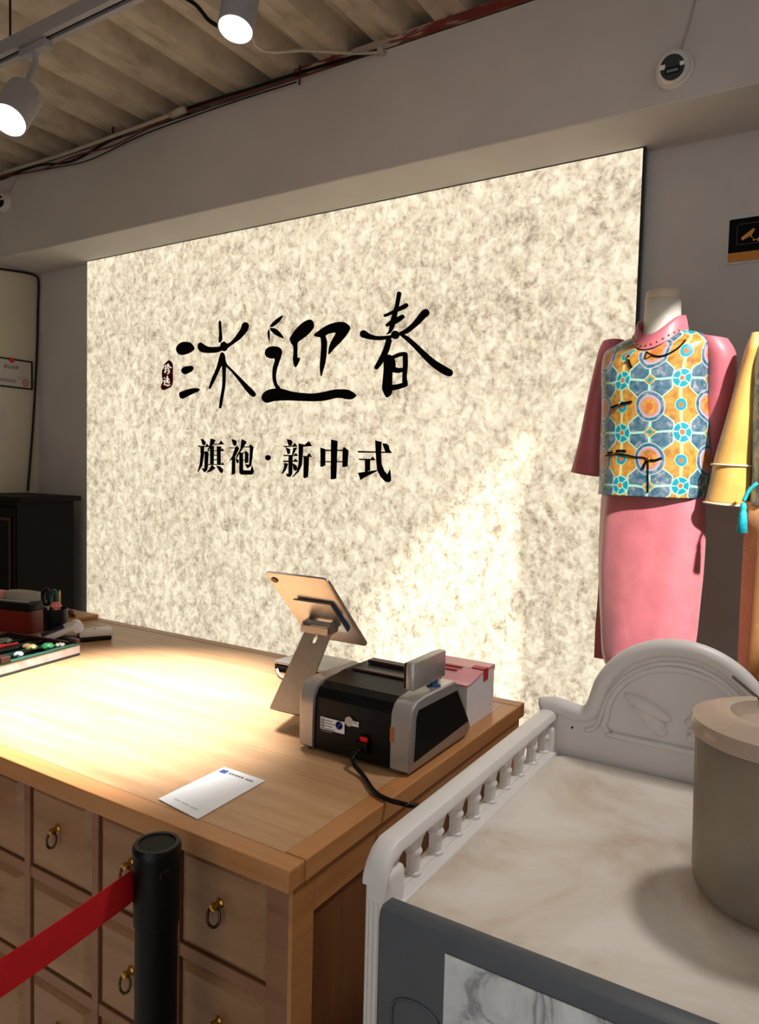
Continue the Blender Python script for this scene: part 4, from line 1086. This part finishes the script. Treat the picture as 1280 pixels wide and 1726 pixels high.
# ================================================================== BEAM TOP: STEEL, CONDUIT, WIRES
tag(G().box(-2.05, .2, YB-.006, YB-.0005, ZBT+.001, ZBT+.040).build('steel_angle', rust_m), 'red primed steel strip along the top of the plaster beam', 'steel strip')
q = [ony(x, y, YB-.055) for x, y in ((0,292),(100,262),(200,226),(290,193))]
cn = thing('conduit', 'grey conduit pipe along the ceiling corner at left', 'pipe', q[3])
G().tube(q, .009, 10, smooth=4).build('pipe', cond_m, cn, True)
a, b = ony(288, 194, YB-.055), ony(312, 184, YB-.055); G().tube([a, b], .016, 12).build('coupling', cond_m, cn, True)
def wire(pxs, Y, r, mat, nm, label, sub=6):
    return tag(G().tube([ony(x, y, Y) for x, y in pxs], r, 8, smooth=sub).build(nm, mat, None, True), label, 'wire')
wire([(0,303),(60,280),(120,272),(180,240),(240,212),(330,178),(420,150),(520,118),(640,84)], YB-.014, .0065, black_m, 'black_cable', 'thick black cable sagging along the beam top')
wire([(0,298),(70,286),(130,262),(190,246),(250,216),(310,190),(380,166),(450,148),(560,112)], YB-.032, .004, dkred_m, 'red_wire', 'thin dark red wire beside the black cable')
wire([(20,296),(90,283),(150,270),(230,232),(300,205),(400,170),(500,138)], YB-.0245, .003, blackm_m, 'thin_black_wire', 'thin black wire lowest on the beam top')
wire([(300,-10),(330,8),(352,34),(372,46)], 1.9, .007, blackm_m, 'hanging_cable', 'dark cable hanging from the corrugated ceiling near the top edge')
cx_ = thing('flexible_conduit', 'thin white conduit running from the beam to the centre spotlight', 'conduit', ony(640, 88, YB-.02))
e = ony(430, 76, 1.95)
G().tube([ony(640, 88, YB-.02), ony(600, 90, YB-.12), ony(520, 85, 2.2), e, Vector((lens2.x+.02, YR+.05, ZRL+.01))], .0055, 8, smooth=5).build('pipe', cond_m, cx_, True)
G().box(*sum([[v-.012, v+.012] for v in ony(643, 86, YB-.02)], [])).build('clip', cond_m, cx_)
for xx, yy in ((505, 131), (190, 220)):
    p = ony(xx, yy, YB-.03)
    tag(G().tube([p+Vector((0,0,.05)), p, p-Vector((0,0,.03))], .004, 8).build('hook', bronze_m), 'small wire hook at the beam top ' + ('near the centre' if xx > 300 else 'at left'), 'hook')

# ================================================================== SECURITY CAMERAS, SIGN, PAPERS
def dome(pxy, label, cab, ax=(.10,-1,-.42)):
    p = ony(*pxy, YB); R = .060
    t = thing('dome_camera', label, 'security camera', (p.x, YB, p.z))
    M = frame_to((p.x, YB-.0005, p.z), (0,-1,0))
    G().lathe([(0,0),(R,0),(R,.010),(R*.93,.018),(R*.8,.02),(0,.02)], 40, M).build('base', white_m, t, 'auto')
    ax = Vector(ax).normalized(); M2 = frame_to(Vector((p.x, YB-.020, p.z)), ax, (1,0,0))
    prof = [(R*.86*math.cos(k*PI/24), .012+R*.62*math.sin(k*PI/24)) for k in range(9)]
    prof[-1] = (R*.62, prof[-1][1])
    b = G().lathe([(R*.86, -.012)]+prof+[(0, prof[-1][1])], 40, M2).build('ball', white_m, t, 'auto')
    zf = prof[-1][1]
    g = G(); fnD = lambda a, c, d: M2 @ Vector((a, c, d))
    rr = R*.60
    face = [(rr*1.0*math.cos(t_*PI/14), rr*math.sin(t_*PI/14)) for t_ in range(28)]
    g.prism(face, fnD, zf+.0002, zf+.004); fc = g.build('face', black_m, t)
    g = G(); g.box(-rr*.62, rr*.62, -rr*.5, rr*.05, zf+.0045, zf+.0075, .001, 1, M2); g.build('lens_bar', blackm_m, fc)
    g = G(); g.box(-rr*.45, rr*.45, -rr*.34, -rr*.16, zf+.0076, zf+.0082, 0, 1, M2); g.build('led_strip', grayt_m, fc)
    for s in (-1, 1): G().box(s*rr*.60, s*rr*.98, -rr*.02, rr*.30, zf+.0042, zf+.0062, .001, 1, M2).build('notch', white_m, fc)
    G().tube([ony(x, y, YB-.004) for x, y in cab], .003, 8, smooth=4).build('lead', cond_m, t, True)
dome((1138, 120), 'round white dome security camera on the beam above the mannequins', [(1146,92),(1152,72),(1162,40),(1172,0),(1178,-25)])
dome((9, 341), 'round white dome security camera at the left end of the beam', [(16,322),(24,308),(32,298)], (.55,-1,-.35))
# surveillance notice, cut by the frame
sa, sb = ony(1231, 370, YW), ony(1229, 444, YW)
sx0, sz1, sz0 = sa.x, sa.z, sb.z; sx1 = sx0+.30
sg = thing('notice_sign', 'black and orange surveillance notice on the back wall at right edge', 'sign', ((sx0+sx1)/2, YW, sz0))
fnW = lambda a, b, d: Vector((a, YW-d, b))
G().prism(rounded(sx0-.006, sx1, sz0-.006, sz1+.004, .01), fnW, .0005, .006).build('backing', acry_m, sg)
G().prism(rounded(sx0, sx1-.006, sz0, sz1-.004, .006), fnW, .006, .0072).build('face', ink_m, sg)
G().prism([(sx0, sz0), (sx1-.006, sz0), (sx1-.006, sz0+.032), (sx0, sz0+.032)], fnW, .0072, .0078).build('stripe', pm('sign_orange', (196,124,30), .5), sg)
ic = pm('sign_gold', (214,150,60), .5)
g = G(); o_ = rounded(sx0+.026, sx1-.03, sz0+.058, sz1-.024, .008); g.tube([Vector((a, YW-.0074, b)) for a, b in o_], .0007, 6, True); g.build('border_line', pm('sign_line', (120,92,78), .5), sg)
c8 = crop(1200, 350, 80/1255)
def toW(px): p = ony(px[0], px[1], YW-.0075); return (p.x, p.z)
g = G()
for poly in ([(780,830),(800,780),(1110,540),(1150,570),(1080,690),(1040,740),(870,830),(830,865)], [(1020,745),(1060,740),(1090,790),(1075,805)], [(1085,835),(1110,815),(1145,840),(1130,875),(1100,875)], [(1140,838),(1215,825),(1215,845),(1140,855)], [(1215,800),(1300,780),(1300,880),(1215,885)]):
    g.prism([toW(c8(a, b)) for a, b in poly], fnW, .0072, .0080)
g.build('camera_icon', ic, sg)
# licence frame on the left wall
XW = XL
def fnL(a, b, d): return Vector((XW+d, a, b))
y_1, zt1, zb1 = 2.803, .640+H, .460+H; y_0 = y_1-.30
lic = thing('licence_frame', 'black framed licence certificate hanging on the left wall', 'certificate', (XW, (y_0+y_1)/2, zb1))
G().prism([(y_0, zb1), (y_1, zb1), (y_1, zt1), (y_0, zt1)], fnL, .001, .012, [[(y_0+.008, zb1+.008), (y_0+.008, zt1-.008), (y_1-.008, zt1-.008), (y_1-.008, zb1+.008)]]).build('frame', black_m, lic)
G().prism([(y_0+.008, zb1+.008), (y_1-.008, zb1+.008), (y_1-.008, zt1-.008), (y_0+.008, zt1-.008)], fnL, .001, .006).build('certificate', paperw_m, lic)
pe = onx(18, 607, XW); G().lathe([(.015,0),(.015,.003),(0,.003)], 20, frame_to((XW+.012, pe.y, pe.z-.002), (1,0,0))).build('emblem', redl_m, lic)
pst = onx(42, 646, XW); g = G(); g.tube([Vector((XW+.0068, pst.y+.018*math.cos(t*PI/12), pst.z+.018*math.sin(t*PI/12))) for t in range(24)], .003, 6, True)
g.lathe([(.005,0),(.005,.001),(0,.001)], 10, frame_to((XW+.0062, pst.y, pst.z), (1,0,0))); g.build('stamp', redl_m, lic, True)
pl_ = onx(6, 617, XW)
text_part('营业执照', .025, (XW+.0062, pl_.y-.004, pl_.z-.010), (0,1,0), (0,0,1), black_m, lic)
g = G(); ll = onx(0, 637, XW)
for i in range(3): g.box(XW+.0061, XW+.0068, y_0+.02, ll.y+.10, ll.z-.004-i*.007, ll.z-i*.007)
for i in range(3): g.box(XW+.0061, XW+.0068, ll.y+.11, y_1-.03, ll.z+.022-i*.010, ll.z+.024-i*.010)
g.build('print_lines', grayt_m, lic)
tag(G().prism([(2.40, .13+H), (2.635, .13+H), (2.635, .335+H), (2.40, .335+H)], fnL, .001, .0025).build('wall_notice', paperw_m), 'plain paper notice on the left wall below the licence', 'notice')
# cable along the soffit and down the corner of the left wall
pth = [onx(-40, 444, XL+.014), onx(0, 453, XL+.014), onx(40, 459, XL+.014), ony(60, 465, YW-.014), ony(65, 476, YW-.014), ony(64, 520, YW-.014), ony(62, 600, YW-.014), ony(58, 680, YW-.014), ony(54, 740, YW-.014), ony(50, 790, YW-.014), ony(47, 828, YW-.014)]
for k in range(3, len(pth)):
    p = pth[k]
    if p.x < XL+.014: d = ray(*[(60,465),(65,476),(64,520),(62,600),(58,680),(54,740),(50,790),(47,828)][k-3]); d = d*((XL+.014)/d.x); pth[k] = Vector((d.x, d.y, d.z+H))
tag(G().tube(pth, .007, 8, smooth=4).build('corner_cable', dark_m, None, True), 'dark cable running along the soffit and down the left wall', 'cable')

# ================================================================== BLACK CABINET IN THE CORNER
kx0, kx1, ky0, ky1 = -4.39, -3.83, 2.36, 2.74; kz = 1.262
cb = thing('lacquer_cabinet', 'black red lacquer cabinet standing in the corner left of sign', 'cabinet', ((kx0+kx1)/2, (ky0+ky1)/2, 0))
G().box(kx0, kx1-.05, ky0+.02, ky1, .06, kz-.03).build('body', cab_m, cb)
G().box(kx0, kx1, ky0, ky1+.02, kz-.03, kz, .006).build('top', cab_m, cb)
for i in range(2):
    a = kx0+.0+i*.255; d = G().box(a, a+.25, ky0+.002, ky0+.02, .10, kz-.06, .004).build('door', cab_m, cb)
    g = G(); g.prism([(a+.03, .16), (a+.23, .16), (a+.23, kz-.12), (a+.03, kz-.12)], lambda u, w, dd: Vector((u, ky0+.002-dd, w)), .0002, .006, [[(a+.045, .175), (a+.045, kz-.135), (a+.215, kz-.135), (a+.215, .175)]]); g.build('panel_moulding', brown_m, d)
    G().lathe([(.010,0),(.012,.01),(0,.016)], 12, frame_to((a+.235, ky0+.002, .72), (0,-1,0))).build('knob', pm('red_knob', (120,24,20), .4), d, True)
for x in (kx0+.02, kx1-.11):
    for y in (ky0+.03, ky1-.06): G().box(x, x+.05, y, y+.05, 0, .06).build('foot', cab_m, cb)

# ================================================================== LEFT END OF THE COUNTER
# jewellery tray
ta, tb = onz(135, 1104, ZT), onz(0, 1142, ZT)
th_ = .036; ang = math.atan2(tb.x-ta.x, ta.y-tb.y)
Mt = Matrix.Translation((ta.x, ta.y, ZT)) @ Matrix.Rotation(ang, 4, 'Z')
tw, tlen = .30, .36
jt = thing('jewellery_tray', 'jewellery display tray with printed side and green felt on counter', 'tray', Mt @ Vector((-tw/2, -tlen/2, 0)))
def tb_(name, x0, x1, y0, y1, z0, z1, mat, bev=.001, par=None): return G().box(x0, x1, y0, y1, z0, z1, bev, 1, Mt).build(name, mat, par or jt)
floral = NT('floral_print'); ff = floral.noise(floral.coord(), 30, 3); floral.link(floral.ramp(ff, [(.45, lin((214,216,220))), (.6, lin((226,196,190))), (.7, lin((210,170,170)))]), floral.b.inputs['Base Color']); floral_m = floral.m
tb_('base', -tw, 0, -tlen, 0, 0, .006, pm('tray_navy', (40,60,70), .5))
tb_('felt_bed', -tw+.012, -.012, -tlen+.012, -.012, .0062, .020, green_m)
tb_('side_wall', -.010, 0, -tlen, 0, .0062, .030, floral_m); tb_('side_wall', -tw, -tw+.010, -tlen, 0, .0062, .034, brown_m)
tb_('side_wall', -tw+.0105, -.0105, -.010, 0, .0062, .036, brown_m); tb_('side_wall', -tw+.0105, -.0105, -tlen, -tlen+.010, .0062, .034, brown_m)
tb_('edge_strip', -.012, .001, -tlen, .001, .0302, .035, green_m)
tb_('corner_block', -.035, -.001, -.012, .0015, .0362, .048, brown_m); tb_('corner_block', -.03, .002, -.262, -.232, .0352, .050, brown_m)
for i in range(3): tb_('divider', -.07-i*.065, -.064-i*.065, -tlen+.013, -.013, .0205, .030, black_m)
def piece(nm, lab, cat, u, v_, fn, mat, grp=None):
    g = G(); fn(g, Mt @ Vector((u, v_, .0205))); o = g.build(nm, mat, None, True); return tag(o, lab, cat, grp)
def flower(n, R, r):
    def fn(g, p):
        for i in range(n):
            a = 2*PI*i/n; M = frame_to(p+Vector((R*math.cos(a), R*math.sin(a), r*.6+.012)), (math.cos(a)*.7, math.sin(a)*.7, .7))
            g.lathe([(0,-.002),(r*.7,-.0015),(r,.0005),(r*.6,.003),(0,.002)], 10, M)
        g.lathe([(0,0),(r*.6,.002),(r*.5,.018),(0,.024)], 10, Matrix.Translation(p))
    return fn
piece('jade_brooch', 'green jade flower brooch in the jewellery tray', 'brooch', -.045, -.075, flower(6, .012, .010), jade_m)
piece('gold_brooch', 'pale gold leaf brooch in the jewellery tray beside the green one', 'brooch', -.075, -.105, flower(5, .011, .009), pm('pale_gold', (214,196,120), .35, .3))
piece('peach_brooch', 'small peach blossom brooch at the far side of the tray', 'brooch', -.098, -.10, flower(5, .008, .007), pm('peach', (230,180,140), .5))
piece('pearl_brooch', 'pearl and crystal brooch nearest the tray edge corner', 'brooch', -.030, -.045, flower(5, .010, .006), pm('pearl', (200,190,176), .2))
piece('crystal_brooch', 'white crystal brooch resting at the tray front', 'brooch', -.04, -.175, flower(4, .008, .008), pm('crystal', (210,216,222), .15))
piece('silver_brooch', 'silver filigree brooch at the tray far left corner', 'brooch', -.20, -.09, flower(6, .014, .009), pm('filigree', (170,170,160), .25, .6))
def bar(L_, r): 
    def fn(g, p): q = Mt.to_3x3() @ Vector((0, -1, 0)); g.tube([p+Vector((0,0,r+.010)), p+q*L_*.5+Vector((0,0,r+.013)), p+q*L_+Vector((0,0,r+.010))], [r*.6, r, r*.8], 10, smooth=4)
    return fn
piece('red_hairpin', 'bright red hair stick lying in the jewellery tray', 'hairpin', -.135, -.10, bar(.17, .008), pm('red_enamel', (214,26,28), .3))
piece('black_hairpin', 'black hair stick lying across the green felt', 'hairpin', -.095, -.13, bar(.16, .006), black_m)
piece('slate_hairpin', 'slim slate blue hair stick at the far side of the tray', 'hairpin', -.185, -.11, bar(.15, .007), pm('slate_enamel', (90,110,140), .3))
# white handheld label printer
hp = onz(110, 1072, ZT); Mh = Matrix.Translation((-2.000, 1.425, ZT)) @ Matrix.Rotation(math.radians(62), 4, 'Z')
hh = thing('handheld_terminal', 'white handheld payment terminal with dark screen and paper roll', 'terminal', (hp.x, hp.y, ZT))
def hb(name, x0, x1, y0, y1, z0, z1, mat, bev=.004, par=None, M=None): return G().box(x0, x1, y0, y1, z0, z1, bev, 2, M or Mh).build(name, mat, par or hh, 'auto')
hb('base', -.095, .10, -.034, .034, .0, .012, black_m)
Ms = Mh @ Matrix.Rotation(math.radians(8), 4, 'Y')
hb('screen_body', -.105, -.004, -.036, .036, .012, .030, white_m, M=Mh @ Matrix.Translation((0,0,.030)) @ Matrix.Rotation(math.radians(-20), 4, 'Y'))
hb('screen', -.098, -.030, -.028, .028, .0305, .032, pm('dark_screen', (40,48,70), .12), .0005, M=Mh @ Matrix.Translation((0,0,.030)) @ Matrix.Rotation(math.radians(-20), 4, 'Y'))
hb('printer_body', .004, .105, -.030, .030, .0125, .032, white_m)
G().lathe([(0,-.026),(.017,-.026),(.017,.026),(0,.026)], 20, Mh @ Matrix(((1,0,0,0),(0,0,1,0),(0,-1,0,.046),(0,0,0,1)))).build('paper_roll', paper_m, hh, 'auto')
G().box(.05, .056, -.003, .003, .0322, .0328, 0, 1, Mh).build('button', black_m, hh)
# red box with things on it
rbx = thing('red_box', 'dark red box with black lid at the left counter end', 'box', (-2.33, 1.40, ZT))
Mb = Matrix.Translation((-2.185, 1.383, ZT)) @ Matrix.Rotation(math.radians(15), 4, 'Z')
G().box(-.32, 0, 0, .085, 0, .074, .003, 2, Mb).build('body', redbox_m, rbx)
G().box(-.325, .004, -.004, .089, .0745, .100, .003, 2, Mb).build('lid', black_m, rbx)
G().box(-.30, -.02, .012, .024, .1005, .103, 0, 1, Mb).build('white_strip', paperw_m, rbx)
fnB = lambda a, b, d: Mb @ Vector((a, b, d))
tag(G().prism(smooth2([(-.13,.035),(-.03,.032),(-.02,.07),(-.12,.08)], 3), fnB, .1005, .128).build('grey_pouch', pm('pouch_grey', (160,156,140), .7), None, 'auto'), 'folded grey cloth pouch on the red box', 'pouch')
tag(G().prism(smooth2([(-.23,.03),(-.16,.03),(-.15,.07),(-.22,.075)], 3), fnB, .1005, .122).build('pink_pouch', pm('pouch_pink', (222,150,140), .7), None, 'auto'), 'pink cloth pouch at the left of the red box', 'pouch')
# pen cup with scissors and pens
ux, uy = -2.128, 1.437
cup = G().lathe([(0,0),(.036,0),(.037,.085),(.034,.085),(.033,.004),(0,.004)], 28, Matrix.Translation((ux, uy, ZT))).build('pen_cup', black_m, None, 'auto'); tag(cup, 'black pen cup beside the red box', 'cup')
sc_ = thing('scissors', 'dark handled scissors standing in the pen cup', 'scissors', (ux-.015, uy, ZT+.005))
for s in (-1, 1):
    hx = ux-.020+s*.020; pts = [Vector((hx+.017*math.cos(t*PI/10), uy-.006, ZT+.118+.026*math.sin(t*PI/10))) for t in range(20)]
    G().tube(pts, .0055, 8, True).build('finger_loop', pm('teal_grip', (20,70,66), .4) if s > 0 else black_m, sc_, True)
    G().tube([Vector((hx, uy-.006, ZT+.092)), Vector((ux-.015-s*.006, uy-.004, ZT+.01))], [.006, .003], 8).build('blade', alu_m, sc_)
pn = thing('yellow_pencil', 'yellow pencil standing in the pen cup', 'pencil', (ux+.012, uy, ZT+.005))
G().tube([(ux+.012, uy+.004, ZT+.006), (ux+.016, uy+.004, ZT+.135)], .0038, 6).build('barrel', yel_m, pn); G().lathe([(.0038,0),(.0006,.012)], 8, Matrix.Translation((ux+.016, uy+.004, ZT+.1352))).build('tip', yel_m, pn)
fp_ = thing('flower_pen', 'pen topped with a pink fabric flower in the pen cup', 'pen', (ux+.022, uy-.012, ZT+.005))
G().tube([(ux+.018, uy-.008, ZT+.006), (ux+.030, uy-.018, ZT+.088)], .0032, 8).build('barrel', black_m, fp_)
g = G(); flower(7, .010, .012)(g, Vector((ux+.034, uy-.022, ZT+.086))); g.build('blossom', pinkfl_m, fp_, True)
sp_ = ony(0,0,1)
ob = G(); bx_, by_ = -2.34, 1.60
ob.tube([(bx_, by_, ZT+.021), (bx_+.05, by_+.01, ZT+.024), (bx_+.09, by_-.01, ZT+.021)], [.006, .010, .006], 10, smooth=5)
tag(ob.build('red_hair_clip', pm('maroon_clip', (90,24,30), .35), None, True), 'dark maroon hair clip lying on the wooden board behind the pen cup', 'hair clip')
